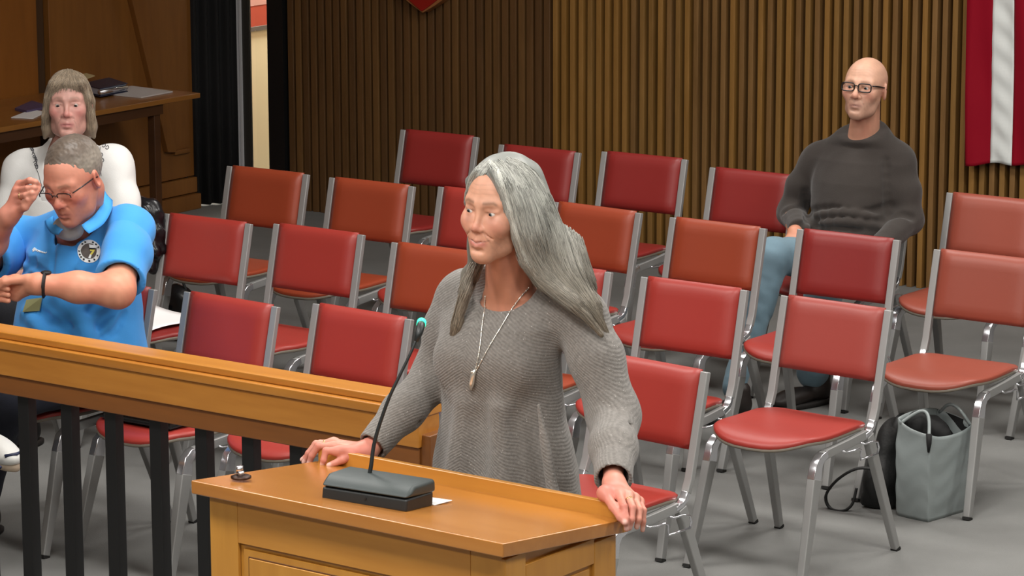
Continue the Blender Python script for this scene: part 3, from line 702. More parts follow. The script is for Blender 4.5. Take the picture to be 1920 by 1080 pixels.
# paper on the second-row seat, dark folder on the front-row seat, black bag and jacket by the seated people
o = MB().grid(lambda u, v: (-7.69 + .25*u, 8.28 + .31*v, .470 + .05*max(0, .55-u)**2 + .004*math.sin(6*v)), 10, 10).build('paper_sheet', M_paper, None, origin=(-7.69, 8.28, .47), smooth=True)
o.modifiers.new('solid', 'SOLIDIFY').thickness = .0015
tag(o, 'white sheet of paper curling up on a second-row seat beside the man in blue', 'paper')
fo = empty('folder', (-6.56, 7.33, .466)); tag(fo, 'black folder lying on a front-row seat, seen under the rail', 'folder')
MB().box((-.15, -.11, .004), (.15, .11, .008)).build('cover', M_lining, fo); MB().box((-.14, -.10, .009), (.14, .10, .024)).build('pages', plain('dark_pages', (40, 38, 38), .7), fo); MB().box((-.15, -.11, .025), (.15, .11, .029)).build('cover', M_lining, fo)
HO = PZ(326, 642, 0)
hb2 = empty('handbag', tuple(HO)); tag(hb2, 'black leather handbag on the floor behind the chair with white paper', 'bag')
hc = HO + np.array([-.02, .05, 0])
pr = [ell(hc + np.array([0, 0, .10]), (.10, .06, .105), .03), ell(hc + np.array([0, 0, .19]), (.075, .045, .05), .04), half(HO + np.array([0, 0, .004]), (0, 0, -1))]
V_, Q_ = solid(pr, .007); np_mesh('bag_body', V_ + .004*wob(V_, 50)[:, None]*normals(V_, Q_), Q_, plain('black_leather', (16, 16, 18), .3, bump=.2, bscale=60), hb2, HO)
MB().tube(arc(hc + np.array([-.06, 0, .20]), hc + np.array([.06, 0, .20]), .09, np.zeros(3)), .006, 8).build('handle', M_lining, hb2, origin=HO, smooth=True)
MB().lathe([(.012, 0), (.012, .004)], 14, M=Matrix.Translation(tuple(hc + np.array([.0, -.068, .15]))) @ Matrix.Rotation(math.pi/2, 4, 'X')).build('clasp', M_chrome, hb2, origin=HO)
# black leather jacket hung over the side of the chair under the woman in white
jk = []
for (px, py, r) in [(262, 385, .03), (276, 402, .04), (286, 430, .038), (290, 462, .032), (288, 500, .028), (268, 440, .04)]:
    jk.append((P(px, py, 8.70), r))
pr = chain([a for a, _ in jk[:5]], [b for _, b in jk[:5]], .03) + [cone(jk[1][0], jk[5][0], .04, .04, .03)]
V_, Q_ = solid(pr, .007); N_v = normals(V_, Q_)
JO = np.array(jk[0][0]); V_ = V_ + (.010*wob(V_, 55, 3) + .004*wob(V_, 120, 5))[:, None]*N_v
jo = np_mesh('jacket', V_, Q_, plain('black_jacket_leather', (20, 20, 24), .28, bump=.15, bscale=80), None, JO)
tag(jo, 'black leather jacket hung over the chair back of the seated woman in white', 'jacket')

# ------------------------------------------------------------------ people
M_skin = attr_mat('skin', .5, .12, .04, 260, .4)
M_eye = attr_mat('eye', .12, spec=.6)
M_hairc = attr_mat('hair', .45, bump=.0, spec=.35, sheen=.1)
def rgbl(c): return np.array(srgb(*c)[:3])
def mix(a, b, t): t = np.clip(t, 0, 1)[:, None]; return a*(1-t) + b*t
def head_prims(o):
    jw, ns, smile, fat = o.get('jaw', 1.), o.get('nose', 1.), o.get('smile', 0.), o.get('fat', 0.); fem = o.get('fem', 0.)
    p = [ell((0, .018, .034), (.0745, .095, .084), .03), ell((0, -.026, .004), (.066 - .004*fem, .062, .088), .03),
         ell((0, -.034, -.055), ((.051 - .003*fem)*jw + fat*.5, .055, .055), .03)]
    for s in (-1, 1):
        p += [cone((s*.0415*jw, .010, -.042), (s*.034*jw, -.03, -.082), .0130+fat, .013+fat, .028), cone((s*.034*jw, -.03, -.082), (s*.012, -.074, -.100), .013+fat, .015, .030),
              ell((s*(.042 - .003*fem), -.064, -.020), (.021, .019, .018), .03), cone((s*.012, -.0855, .019 + .004*fem), (s*.044, -.069, .022 + .004*fem), .0085 - .0035*fem, .0075 - .0025*fem, .020)]
    p += [sph((0, -.079, -.097), .0160, .024), ell((0, -.074, -.060), (.033, .024, .030), .024)]
    for s in (-1, 1):
        p += [sph((s*.031, -.0985, .0010), .0165, .016, '-')]
    uz = o.get('lid', .0085)
    for s in (-1, 1):
        p += [sph((s*.031, -.0735, .0005), .0128, .003), cone((s*.0185, -.0828, uz), (s*.044, -.0765, uz - .001), .0046 - .0014*fem, .0044 - .001*fem, .006), cone((s*.019, -.0815, -.0088), (s*.043, -.0768, -.0082), .0036, .0036, .007),
              cone((s*.020, -.0815, -.0165), (s*.04, -.077, -.0170), .0042*o.get('bags', 1.), .0036*o.get('bags', 1.), .012)]
    nw = ns*(1 - .12*fem)
    p += [cone((0, -.0855, .012), (0, -.1045*ns, -.026), (.0070 - .001*fem)*nw, (.0088 - .0014*fem)*nw, .012), sph((0, -.1070*ns, -.0310), (.0112 - .0016*fem)*nw, .010)]
    for s in (-1, 1): p += [sph((s*.0118*nw, -.0970, -.0352), .0078*nw, .007)]
    for s in (-1, 1): p += [sph((s*.0060, -.1035, -.0428), .0036, .004, '-')]
    cz = -.0665 + .0065*smile - o.get('frown', 0.)*.003; cx = .0235 + .0055*smile; cy = -.0870 + .0040*smile; gap = .0008*smile
    for s in (-1, 1):
        p += [cone((0, -.0980, -.0618), (s*cx, cy, cz), .0044 - .0006*smile, .0020, .006), cone((0, -.0970, -.0735 - gap), (s*cx*.92, cy, cz - .001), .0056 - .0006*smile, .0020, .006)]
    if smile > .3:
        for s in (-1, 1): p += [ell((s*.036, -.071, -.030), (.015, .012, .012), .03), cone((s*.0185, -.0985, -.040), (s*.0345, -.0855, -.054), .0005, .0002, .007, '-')]
    else:
        for s in (-1, 1): p += [cone((s*.021, -.0935, -.042), (s*.030, -.0850, -.062), .0005, .0002, .007, '-')]
    for s in (-1, 1): p += [cone((0, -.1050, -.0675 - gap*.5), (s*cx*.94, cy - .0035 - .001*smile, cz), .0014 + gap, .0006, .003, '-')]
    p += [cone((-.012, -.0980, -.0855), (.012, -.0980, -.0855), .0025, .0025, .012, '-')]
    for s in (-1, 1):
        Re = np.array(Euler((.15, 0, s*.45)).to_matrix())
        p += [ell((s*.0765, .010, -.006), (.0085, .019, .033), .008, '+', Re), ell((s*.0845, .006, -.003), (.0055, .0105, .019), .005, '-', Re)]
    return p
def head_col(V, o):
    x, y, z = V[:,0], V[:,1], V[:,2]; base = rgbl(o['skin']); n = len(V)
    c = np.tile(base, (n, 1)); red = rgbl(o.get('flush', (205, 110, 95)))
    front = np.clip((-.03 - y)/.03, 0, 1)
    g = lambda cx, cy, cz, r: np.exp(-(((np.abs(x)-cx)/r)**2 + ((y-cy)/(r*1.6))**2 + ((z-cz)/r)**2))
    c = mix(c, red, .5*g(.043, -.075, -.025, .022) + .55*g(0, -.108, -.032, .016) + .35*g(.078, .01, 0, .03)*o.get('earred', 1))
    c = mix(c, rgbl(o.get('shade', (150, 95, 80))), o.get('socket_shade', .35)*g(.031, -.078, -.014, .012) + o.get('socket_shade', .35)*.8*g(.031, -.078, .011, .008))  # eye socket shading painted into the skin colour
    lip = np.exp(-((z+.0675)/.0085)**2)*np.clip(1 - (np.abs(x)/.029)**4, 0, 1)*np.clip((-.083-y)/.006, 0, 1)
    c = mix(c, rgbl(o.get('lip', (170, 90, 85))), .8*lip)
    c = mix(c, c*.35, (0. if o.get('smile') else 1.)*np.exp(-((z+.0672)/.0016)**2)*np.clip(1 - (np.abs(x)/.026)**6, 0, 1)*np.clip((-.085-y)/.006, 0, 1)*.6)
    bz = .0235 + .003*o.get('fem', 0) + .004*np.clip(np.abs(x)/.04, 0, 1) - .010*np.clip((np.abs(x)-.036)/.016, 0, 1)
    br = np.exp(-((z-bz)/.0042)**2)*np.clip((np.abs(x)-.010)/.004, 0, 1)*np.clip((.050-np.abs(x))/.008, 0, 1)*front
    c = mix(c, rgbl(o.get('brow', (120, 95, 80))), o.get('brow_k', .7)*br)
    lash = np.exp(-((z-.0060)/.0017)**2)*np.clip(1-((np.abs(x)-.031)/.0145)**4, 0, 1)*np.clip((-.078-y)/.004, 0, 1)
    c = mix(c, rgbl((60, 42, 36)), .55*lash)
    if o.get('smile', 0) > .3:
        zc = -.0676 + .0065*(np.abs(x)/.029)*1.35; th_ = np.exp(-((z-zc)/.0013)**4)*np.clip(1 - (np.abs(x)/.021)**6, 0, 1)*np.clip((-.088-y)/.004, 0, 1); c = mix(c, rgbl((214, 186, 174)), .6*th_); ml = np.exp(-((z-zc)/.0013)**2)*np.clip((np.abs(x)-.015)/.004, 0, 1)*np.clip((.033-np.abs(x))/.003, 0, 1)*front; c = mix(c, rgbl((112, 58, 52)), .65*ml)
    if o.get('stubble'):
        st = np.clip((-.035 - z)/.02, 0, 1)*np.clip((.02-y)/.03, 0, 1)*np.clip((z+.125)/.01, 0, 1); c = mix(c, rgbl(o['stubble']), .35*st)
    if o.get('wrinkle_shade'):  # crease shade of folds and wrinkles painted as darker skin
        nl = np.exp(-((np.abs(x) - (.0175 + (-.040 - z)*.62))/.0016)**2)*np.clip((z+.068)/.008, 0, 1)*np.clip((-.036-z)/.004, 0, 1)*front; c = mix(c, c*.70, .8*nl)
        w_ = sum(np.exp(-((z - zz - .002*np.sin(x*70))/.0012)**2) for zz in (.048, .058, .068))*front*np.clip(1-(np.abs(x)/.042)**4, 0, 1); c = mix(c, c*.72, o['wrinkle_shade']*w_)
        w2 = sum(np.exp(-((np.abs(x) - .030 - k*.009 + (z+.06)*.25)/.0011)**2) for k in (0, 1, 2))*np.clip((z+.095)/.02, 0, 1)*np.clip((-.035-z)/.01, 0, 1)*front; c = mix(c, c*.78, o['wrinkle_shade']*w2)
    c *= (1 + .05*wob(V, 130, 4) + .03*wob(V, 420, 9))[:, None]
    return np.clip(c, 0, 1)
def head_matrix(cen, yaw=0., pitch=0., roll=0., s=1.):
    return np.array(Matrix.Translation(tuple(cen)) @ Matrix.Rotation(math.radians(yaw), 4, 'Z') @ Matrix.Rotation(math.radians(pitch), 4, 'X') @ Matrix.Rotation(math.radians(roll), 4, 'Y') @ Matrix.Scale(s, 4))
def xf(M, V): V = np.atleast_2d(np.asarray(V, float)); return V @ M[:3, :3].T + M[:3, 3]
def eyes(M, o, parent, org, gaze=(0., 0.), close=0.):
    for s in (-1, 1):
        n, m = 20, 16; V = []; col = []
        g = np.array([math.sin(gaze[0]), -math.cos(gaze[0]), math.sin(gaze[1])]); g /= np.linalg.norm(g)
        for j in range(m+1):
            for i in range(n):
                th, ph = math.pi*j/m, 2*math.pi*i/n
                # pole along the gaze
                a = np.array([0, 0, 1.]); u = np.cross(g, a); u /= np.linalg.norm(u); w_ = np.cross(u, g)
                d = math.cos(th)*g + math.sin(th)*(math.cos(ph)*u + math.sin(ph)*w_)
                V.append(np.array([s*.031, -.0735, .0005]) + .0134*d)
                col.append(rgbl((20, 16, 15)) if th < .24 else rgbl(o.get('iris', (92, 110, 120))) if th < o.get('irs', .54) else rgbl(o.get('sclera', (198, 188, 180))))
        Q = [(j*n+i, j*n+(i+1) % n, (j+1)*n+(i+1) % n, (j+1)*n+i) for j in range(m) for i in range(n)]
        np_mesh('eye', xf(M, V), np.array(Q), M_eye, parent, org, np.array(col))
def hair_tubes(guides, r0, n_per, spread, seed, pts=14, taper=.35):
    r = np.random.default_rng(seed); mb = MB()
    for g in guides:
        g = np.array(g, float); L = len(g)
        for k in range(n_per):
            off = r.normal(size=3)*spread; off2 = r.normal(size=3)*spread*1.3; ph = r.uniform(0, 6.28)
            t = np.linspace(0, L-1, pts); q = np.stack([np.interp(t, np.arange(L), g[:, i]) for i in range(3)], 1)
            f = np.linspace(0, 1, pts)[:, None]
            q = q + off*(1-f)*.7 + off2*f + .0025*np.sin(f*9 + ph)*off2/np.linalg.norm(off2)
            rr = r0*r.uniform(.7, 1.2)*(1 - (1-taper)*f[:, 0]**3)
            mb.tube(q, rr, 5)
    V = np.array(mb.v); return mb
def spline(pts, n=6):
    pts = [np.array(p, float) for p in pts]; out = []
    for i in range(len(pts)-1):
        for k in range(n):
            t_ = k/n; p0, p1, p2, p3 = pts[max(i-1, 0)], pts[i], pts[i+1], pts[min(i+2, len(pts)-1)]
            out.append(.5*((2*p1) + (-p0+p2)*t_ + (2*p0-5*p1+4*p2-p3)*t_**2 + (-p0+3*p1-3*p2+p3)*t_**3))
    out.append(pts[-1]); return out
def hand_prims(wrist, fingers, thumb, fr=.0085, wr=.020, palm=None):
    """fingers: index..little as lists of joints from the knuckle to the tip."""
    p = []; wrist = np.array(wrist, float)
    for i, f in enumerate(fingers):
        r = fr*(1.0, 1.02, .97, .84)[i]
        p += chain(f, [r*1.12, r, r*.92, r*.78][:len(f)] if len(f) == 4 else [r*1.1, r, r*.8], .004)
        p += [cone(wrist + (np.array(f[0])-wrist)*.15, f[0], wr*.62, r*1.2, .016)]
    p += chain(thumb, [fr*1.5, fr*1.25, fr*1.12, fr*.9][-len(thumb):], .006)
    p += [cone(wrist, thumb[0], wr*.8, fr*1.5, .02), cone(thumb[0], (np.array(fingers[0][0])*.8 + wrist*.2), fr*1.2, fr*.9, .02)]
    return p
def skin_col(V, base, red=(205, 120, 105), k=.25):
    c = np.tile(rgbl(base), (len(V), 1)); c = mix(c, rgbl(red), k*(.5 + .5*wob(V, 45, 2))); return np.clip(c*(1 + .04*wob(V, 200, 5))[:, None], 0, 1)
def person(label, org):
    pass
def glasses(M, parent, org, mat, wlens=.047, hlens=.030, thick=.0022, z0=.0, y0=-.098, rim='full', lens=None, temple_to=None, name='glasses'):
    mb = MB()
    for s in (-1, 1):
        pts = []
        for k in range(28):
            a = 2*math.pi*k/28; ca, sa = math.cos(a), math.sin(a); q = 4.
            x = s*.033 + wlens/2*abs(ca)**(2/q)*math.copysign(1, ca); z = z0 + hlens/2*abs(sa)**(2/q)*math.copysign(1, sa)
            pts.append((x, y0 + .10*max(0, abs(x)-.02)**1.2, z))
        if rim == 'full': mb.tube(pts, thick, 6, closed=True)
        else: mb.tube(pts[:15], thick, 6)
        side = s*(.033 + wlens/2 + .002)
        mb.tube([(side, y0 + .013, z0 + hlens*.32), (s*.070, -.055, z0 + hlens*.34), (s*.0785, .0, z0 + hlens*.28), (s*.079, .015, z0 + .002)], thick*1.15, 6)
    mb.tube([(-.010, y0 + .001, z0 + .004), (0, y0 - .002, z0 + .007), (.010, y0 + .001, z0 + .004)], thick, 6)
    mb.v = [tuple(p) for p in xf(M, np.array(mb.v))]
    g = mb.build(name, mat, parent, origin=org, smooth=True)
    l = MB()
    for s in (-1, 1):
        l.grid(lambda u, v: (s*.033 + (u-.5)*wlens*.94, y0 + .10*max(0, abs(s*.033 + (u-.5)*wlens*.94)-.02)**1.2, z0 + (v-.5)*hlens*.92), 8, 6)
    l.v = [tuple(p) for p in xf(M, np.array(l.v))]
    o = l.build('lens', m_lens, g, origin=(0, 0, 0), smooth=True)
    me = o.data
    for v in me.vertices: v.co = v.co - Vector(org)
    return g
m_lens, nt_, b_, N_, L_ = new_mat('spectacle_lens'); b_.inputs['Transmission Weight'].default_value = 1; b_.inputs['Roughness'].default_value = 0; b_.inputs['IOR'].default_value = 1.01; b_.inputs['Specular IOR Level'].default_value = .9
def shoe(M, parent, org, mat, solemat, nm='shoe', s=1.):
    pr = [ell((0, -.05, .045), (.045, .085, .035), .03), ell((0, -.115, .036), (.042, .06, .026), .03), ell((0, .06, .055), (.036, .055, .05), .03), cone((0, .06, .07), (0, .07, .11), .036, .036, .02), half((0, 0, .012), (0, 0, -1))]
    V, Q = solid(pr, .006); V = xf(M, V*s); o = np_mesh(nm, V, Q, mat, parent, org)
    pr = [ell((0, -.02, .012), (.047, .155, .05), .01), half((0, 0, 0), (0, 0, -1)), half((0, 0, .022), (0, 0, 1))]
    V, Q = solid(pr, .006); np_mesh('sole', xf(M, V*s), Q, solemat, o, org); return o
def disp(V, Q, *terms):
    N = normals(V, Q); d = sum(a*wob(V, f, sd) for a, f, sd in terms); return V + d[:, None]*N

# ---- flow-line hair: strands laid over a hair volume along lines of sight
def strands(tree, flows, n, r0, seed, colfn, parent, org, name='strands', lift=.0015, jit=2.0, extra=None, pts=16):
    r = np.random.default_rng(seed); mb = MB(); cols = []
    L = [np.array(f, float) for f in flows]; nf = len(L)
    for k in range(n):
        u = r.uniform(0, nf-1.001); i = int(u); f = u - i
        m = min(len(L[i]), len(L[i+1])); path = L[i][:m]*(1-f) + L[i+1][:m]*f
        path = np.array(spline(path, 5)); t = np.linspace(0, len(path)-1, pts); a0, a1 = sorted(r.uniform(0, 1, 2)*[.25, .0] + [0, r.uniform(.75, 1)])
        t = np.linspace(a0, a1, pts)*(len(path)-1)
        q = np.stack([np.interp(t, np.arange(len(path)), path[:, j]) for j in range(2)], 1) + r.normal(size=2)*jit + np.outer(np.sin(np.linspace(0, r.uniform(3, 8), pts) + r.uniform(0, 6)), r.normal(size=2)*jit*.5)
        h = [hit(tree, px, py, lift*r.uniform(.2, 1.6)) for px, py in q]
        h = [p for p in h if p is not None]
        if len(h) < 5: continue
        seg = [h[0]]
        for p in h[1:]:
            if np.linalg.norm(p - seg[-1]) > .09: break
            seg.append(p)
        if len(seg) < 5: continue
        rr = r0*r.uniform(.6, 1.3); mb.tube(seg, [rr*(1 - .75*(j/(len(seg)-1))**3) for j in range(len(seg))], 5)
        c0 = colfn(np.array(seg), r.uniform(0, 1)); cols.append(np.repeat(c0, 5, axis=0))
    if not cols: return None
    V = np.array(mb.v); qs = [f for f in mb.f if len(f) == 4]
    o = np_mesh(name, V, np.array(qs), M_hairc, parent, org, np.concatenate(cols)); o['kind'] = 'stuff'; return o

# ================================================================== standing woman at the lectern
m_knit, nt_, b_, N_, L_ = new_mat('grey_knit')
b_.inputs['Roughness'].default_value = .9; b_.inputs['Specular IOR Level'].default_value = .15; b_.inputs['Sheen Weight'].default_value = .25
def knit_nodes():
    N, L, b = N_, L_, b_
    tc = N('ShaderNodeTexCoord'); sp = N('ShaderNodeSeparateXYZ'); L(tc.outputs['Object'], sp.inputs[0])
    def math_(op, a, bb=None, v=None):
        m = N('ShaderNodeMath'); m.operation = op
        L(a, m.inputs[0])
        if bb is not None: L(bb, m.inputs[1])
        if v is not None: m.inputs[1].default_value = v
        return m.outputs[0]
    xa = math_('ABSOLUTE', math_('ADD', sp.outputs[0], v=.02)); xk = math_('MULTIPLY', xa, v=.62)
    s = math_('ADD', sp.outputs[2], xk); no = N('ShaderNodeTexNoise'); no.inputs['Scale'].default_value = 30; L(tc.outputs['Object'], no.inputs['Vector'])
    s = math_('ADD', s, math_('MULTIPLY', no.outputs['Fac'], v=.006))
    w1 = math_('SINE', math_('MULTIPLY', s, v=850.))
    n2 = N('ShaderNodeTexNoise'); n2.inputs['Scale'].default_value = 520; n2.inputs['Detail'].default_value = 2; L(tc.outputs['Object'], n2.inputs['Vector'])
    n3 = N('ShaderNodeTexNoise'); n3.inputs['Scale'].default_value = 130; n3.inputs['Detail'].default_value = 4; L(tc.outputs['Object'], n3.inputs['Vector'])
    hgt = math_('ADD', math_('MULTIPLY', w1, v=.32), math_('MULTIPLY', n2.outputs['Fac'], v=1.4))
    bp = N('ShaderNodeBump'); bp.inputs['Strength'].default_value = .5; bp.inputs['Distance'].default_value = .003; L(hgt, bp.inputs['Height']); L(bp.outputs[0], b.inputs['Normal'])
    rp = N('ShaderNodeValToRGB'); e = rp.color_ramp.elements
    e[0].position = .30; e[0].color = srgb(104, 100, 96); e[1].position = .72; e[1].color = srgb(142, 137, 132)
    mm = N('ShaderNodeMix'); mm.inputs[0].default_value = .45; L(n3.outputs['Fac'], mm.inputs[2]); L(math_('ADD', math_('MULTIPLY', w1, v=.13), v=.5), mm.inputs[3]); L(mm.outputs[0], rp.inputs[0])
    vo = N('ShaderNodeTexVoronoi'); vo.inputs['Scale'].default_value = 95; L(tc.outputs['Object'], vo.inputs['Vector'])
    fl = math_('LESS_THAN', vo.outputs['Distance'], v=.11)
    n4 = N('ShaderNodeTexNoise'); n4.inputs['Scale'].default_value = 55; L(tc.outputs['Object'], n4.inputs['Vector'])
    fl = math_('MULTIPLY', fl, math_('GREATER_THAN', n4.outputs['Fac'], v=.50))
    mx = N('ShaderNodeMix'); mx.data_type = 'RGBA'; mx.inputs['B'].default_value = srgb(205, 200, 196); L(rp.outputs[0], mx.inputs['A']); L(math_('MULTIPLY', fl, v=.7), mx.inputs['Factor']); L(mx.outputs['Result'], b.inputs['Base Color'])
knit_nodes()
WO = np.array((P(945, 650, 6.03)[0], 6.04, 0.))
hc = P(940, 388, 5.94); HS = 1.0
wm = dict(lid=.0108, skin=(206, 152, 126), jaw=.90, nose=.97, smile=1.35, fem=1., bags=.8, flush=(200, 120, 104), brow=(120, 90, 72), brow_k=.7, lip=(176, 98, 92), shade=(140, 92, 78), socket_shade=.6, iris=(84, 92, 96), wrinkle_shade=.45, earred=.3)
MW = head_matrix(hc, 0, 3, 3, HS)
hv, hq = solid(head_prims(wm), .0024); hcol = head_col(hv, wm); hv = xf(MW, hv)
nb = P(962, 560, 6.035)
npr = [cone(hc + np.array([0, .03, -.05]), nb, .050, .056, .03), cone(hc + np.array([0, -.015, -.095]), nb + np.array([-.005, -.045, .01]), .026, .03, .03),
       cone(hc + np.array([.045, .02, -.06]), nb + np.array([.012, -.055, -.02]), .013, .011, .018), cone(hc + np.array([-.045, .02, -.06]), nb + np.array([-.02, -.05, -.02]), .013, .011, .018),
       loft([(nb[2]-.22, nb[0], nb[1], .11, .085), (nb[2]-.09, nb[0], nb[1], .12, .080), (nb[2]-.03, nb[0], nb[1], .105, .066), (nb[2]+.0, nb[0], nb[1]+.005, .075, .055)], .05),
       cone(nb + np.array([-.01, -.058, -.028]), nb + np.array([-.06, -.045, -.02]), .010, .008, .015), cone(nb + np.array([.01, -.058, -.028]), nb + np.array([.06, -.045, -.02]), .010, .008, .015), half((0, 0, hc[2]-.045), (0, 0, 1))]
nv, nq = solid(npr, .004)
ncol = skin_col(nv, (200, 140, 114), (190, 106, 86), .3)
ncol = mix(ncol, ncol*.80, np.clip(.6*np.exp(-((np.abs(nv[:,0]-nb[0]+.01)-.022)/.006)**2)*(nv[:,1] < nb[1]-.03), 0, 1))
# arms and hands
shR, elR, wrR = P(858, 560, 6.06), P(822, 695, 6.05), P(690, 846, 5.80)
shL, elL, wrL = P(1098, 600, 6.07), P(1150, 780, 6.04), P(1150, 905, 5.80)
RX = -3.715
fR = [[P(634, 846, 5.735), P(611, 845, 5.720), P(607, 862, 5.712), P(604, 873, 5.712)],
      [P(627, 837, 5.760), P(597, 836, 5.742), P(585, 854, 5.735), P(579, 870, 5.733)],
      [P(623, 831, 5.785), P(592, 832, 5.768), P(578, 850, 5.755), P(570, 867, 5.750)],
      [P(626, 828, 5.806), P(600, 830, 5.793), P(582, 848, 5.780), P(566, 862, 5.772)]]
tR = [P(664, 852, 5.765), P(642, 862, 5.735), P(617, 873, 5.712)]
fL = [[P(1162, 930, 5.745), P(1170, 950, 5.700), P(1174, 972, 5.688), P(1175, 992, 5.690)],
      [P(1178, 930, 5.765), P(1186, 952, 5.720), P(1184, 974, 5.705), P(1180, 990, 5.705)],
      [P(1190, 934, 5.785), P(1199, 955, 5.745), P(1197, 974, 5.730), P(1194, 988, 5.730)],
      [P(1199, 940, 5.805), P(1207, 957, 5.770), P(1206, 978, 5.760), P(1205, 994, 5.760)]]
tL = [P(1134, 925, 5.735), P(1150, 950, 5.705), P(1164, 970, 5.685), P(1172, 980, 5.680)]
v1 = solid(hand_prims(wrR, fR, tR, .0082, .021) + [cone(wrR, wrR*.7 + elR*.3, .022, .026, .02)], .0024)
v2 = solid(hand_prims(wrL, fL, tL, .0082, .021) + [cone(wrL, wrL*.7 + elL*.3, .022, .026, .02)], .0024)
# hidden core of the body, down to the feet
hipz = .86; ft = [np.array((WO[0] + s*.10, WO[1] + .02, .07)) for s in (-1, 1)]
core = [loft([(.80, WO[0], WO[1], .15, .10), (1.05, WO[0], WO[1], .12, .085), (1.22, WO[0], WO[1], .13, .08)], .03)]
for s, e, w_ in ((shR, elR, wrR), (shL, elL, wrL)): core += chain([s, e, w_], [.040, .034, .022], .03)
for i, s in enumerate((-1, 1)): core += chain([np.array((WO[0] + s*.09, WO[1], .84)), np.array((WO[0] + s*.10, WO[1] - .02, .47)), ft[i]], [.078, .052, .036], .03)
cv, cq = solid(core, .012)
hcols = [skin_col(v[0], (208, 146, 126), (196, 104, 92), .5) for v in (v1, v2)]
for (v, hcq, tips) in ((v1, 0, [f[-1] for f in fR] + [tR[-1]]), (v2, 1, [f[-1] for f in fL] + [tL[-1]])):
    for tp in tips:
        d = np.linalg.norm(v[0] - (np.array(tp) + np.array([.002, -.004, .004])), axis=1); hcols[hcq] = mix(hcols[hcq], rgbl((232, 190, 178)), .8*np.exp(-(d/.0065)**4))
    for f in (fR, fL)[hcq]:
        for j in (1, 2):
            d = np.linalg.norm(v[0] - np.array(f[j]), axis=1); hcols[hcq] = mix(hcols[hcq], rgbl((206, 124, 108)), .4*np.exp(-(d/.009)**2))
allV, allQ = join((hv, hq), (nv, nq), v1, v2, (cv, cq))
allC = np.concatenate([hcol, ncol, hcols[0], hcols[1], skin_col(cv, wm['skin'])])
woman = np_mesh('person', allV, allQ, M_skin, None, WO, allC)
tag(woman, 'standing woman with long grey hair in a grey knit sweater, hands on the lectern', 'person')
eyes(MW, wm, woman, WO, gaze=(-.25, .02))
# sweater
cx, cy = P(945, 650, 6.03)[0], 6.03
lv = [(.60, cx+.008, cy, .225, .150), (.80, cx+.006, cy, .212, .142), (.93, cx+.004, cy, .196, .132), (1.05, cx, cy, .166, .116), (1.13, cx-.004, cy, .158, .112), (1.22, cx-.006, cy-.004, .160, .118), (1.29, cx-.004, cy, .166, .105), (1.335, cx, cy+.008, .150, .082), (1.365, cx+.002, cy+.012, .115, .066), (1.40, cx+.004, cy+.014, .075, .055)]
uR = [shR + np.array([.03, 0, .012]), shR*.6 + elR*.4, elR, elR*.5 + wrR*.5, wrR]
uL = [shL + np.array([-.03, 0, .012]), shL*.6 + elL*.4, elL, elL*.5 + wrL*.5, wrL]
sw_ = [loft(lv, .03), ell((cx - .062, cy - .085, 1.195), (.066, .040, .062), .07), ell((cx + .058, cy - .085, 1.195), (.066, .040, .062), .07)]
sw_ += chain(uR, [.062, .060, .056, .047, .038], .03) + chain(uL, [.062, .062, .060, .053, .043], .03)
sw_ += [cone(shR + np.array([0, 0, .008]), np.array([cx - .06, cy + .012, 1.375]), .048, .035, .04), cone(shL + np.array([0, 0, .012]), np.array([cx + .07, cy + .012, 1.375]), .048, .035, .04)]
# armpit creases, elbow folds
sw_ += [cone(P(1060, 690, 5.95), P(1072, 790, 5.96), .008, .004, .02, '-')]
for (a, b) in [((1128, 752), (1175, 772)), ((1122, 792), (1180, 800)), ((1118, 835), (1176, 842))]:
    ya = 5.975; sw_ += [cone(P(a[0], a[1], ya), P(b[0], b[1], ya), .004, .003, .018, '-')]
for (a, b) in [((800, 690), (840, 725)), ((778, 720), (830, 750)), ((745, 770), (800, 800))]:
    sw_ += [cone(P(a[0], a[1], 5.93), P(b[0], b[1], 5.93), .007, .004, .018, '-')]
# soft vertical folds towards the hem
for (a, b) in [((870, 760), (850, 930)), ((935, 770), (940, 940)), ((1010, 760), (1040, 940))]:
    sw_ += [cone(P(a[0], a[1], 5.905), P(b[0], b[1], 5.885), .004, .018, .08)]
nk = P(952, 545, 5.985)
sw_ += [ell(nb + np.array([-.004, -.030, .052]), (.088, .080, .085), .006, '-'), cone(nb + np.array([0, .01, -.02]), nb + np.array([0, .02, .1]), .066, .070, .006, '-')]
sw_ += [half(wrR + (elR-wrR)*.06, wrR - elR, .003, R=.09), half(wrL + (elL-wrL)*.04, wrL - elL, .003, R=.09)]
sw_ += [cone(wrR + (wrR-elR)*.1, wrR + (elR-wrR)*.22, .032, .030, .004, '-'), cone(wrL + (wrL-elL)*.1, wrL + (elL-wrL)*.22, .036, .034, .004, '-')]
sv, sq = solid(sw_, .005); sv = disp(sv, sq, (.0016, 24, 1), (.0009, 55, 2))
sweater = np_mesh('sweater', sv, sq, m_knit, woman, WO)
T_sw = bvh(sv, sq)
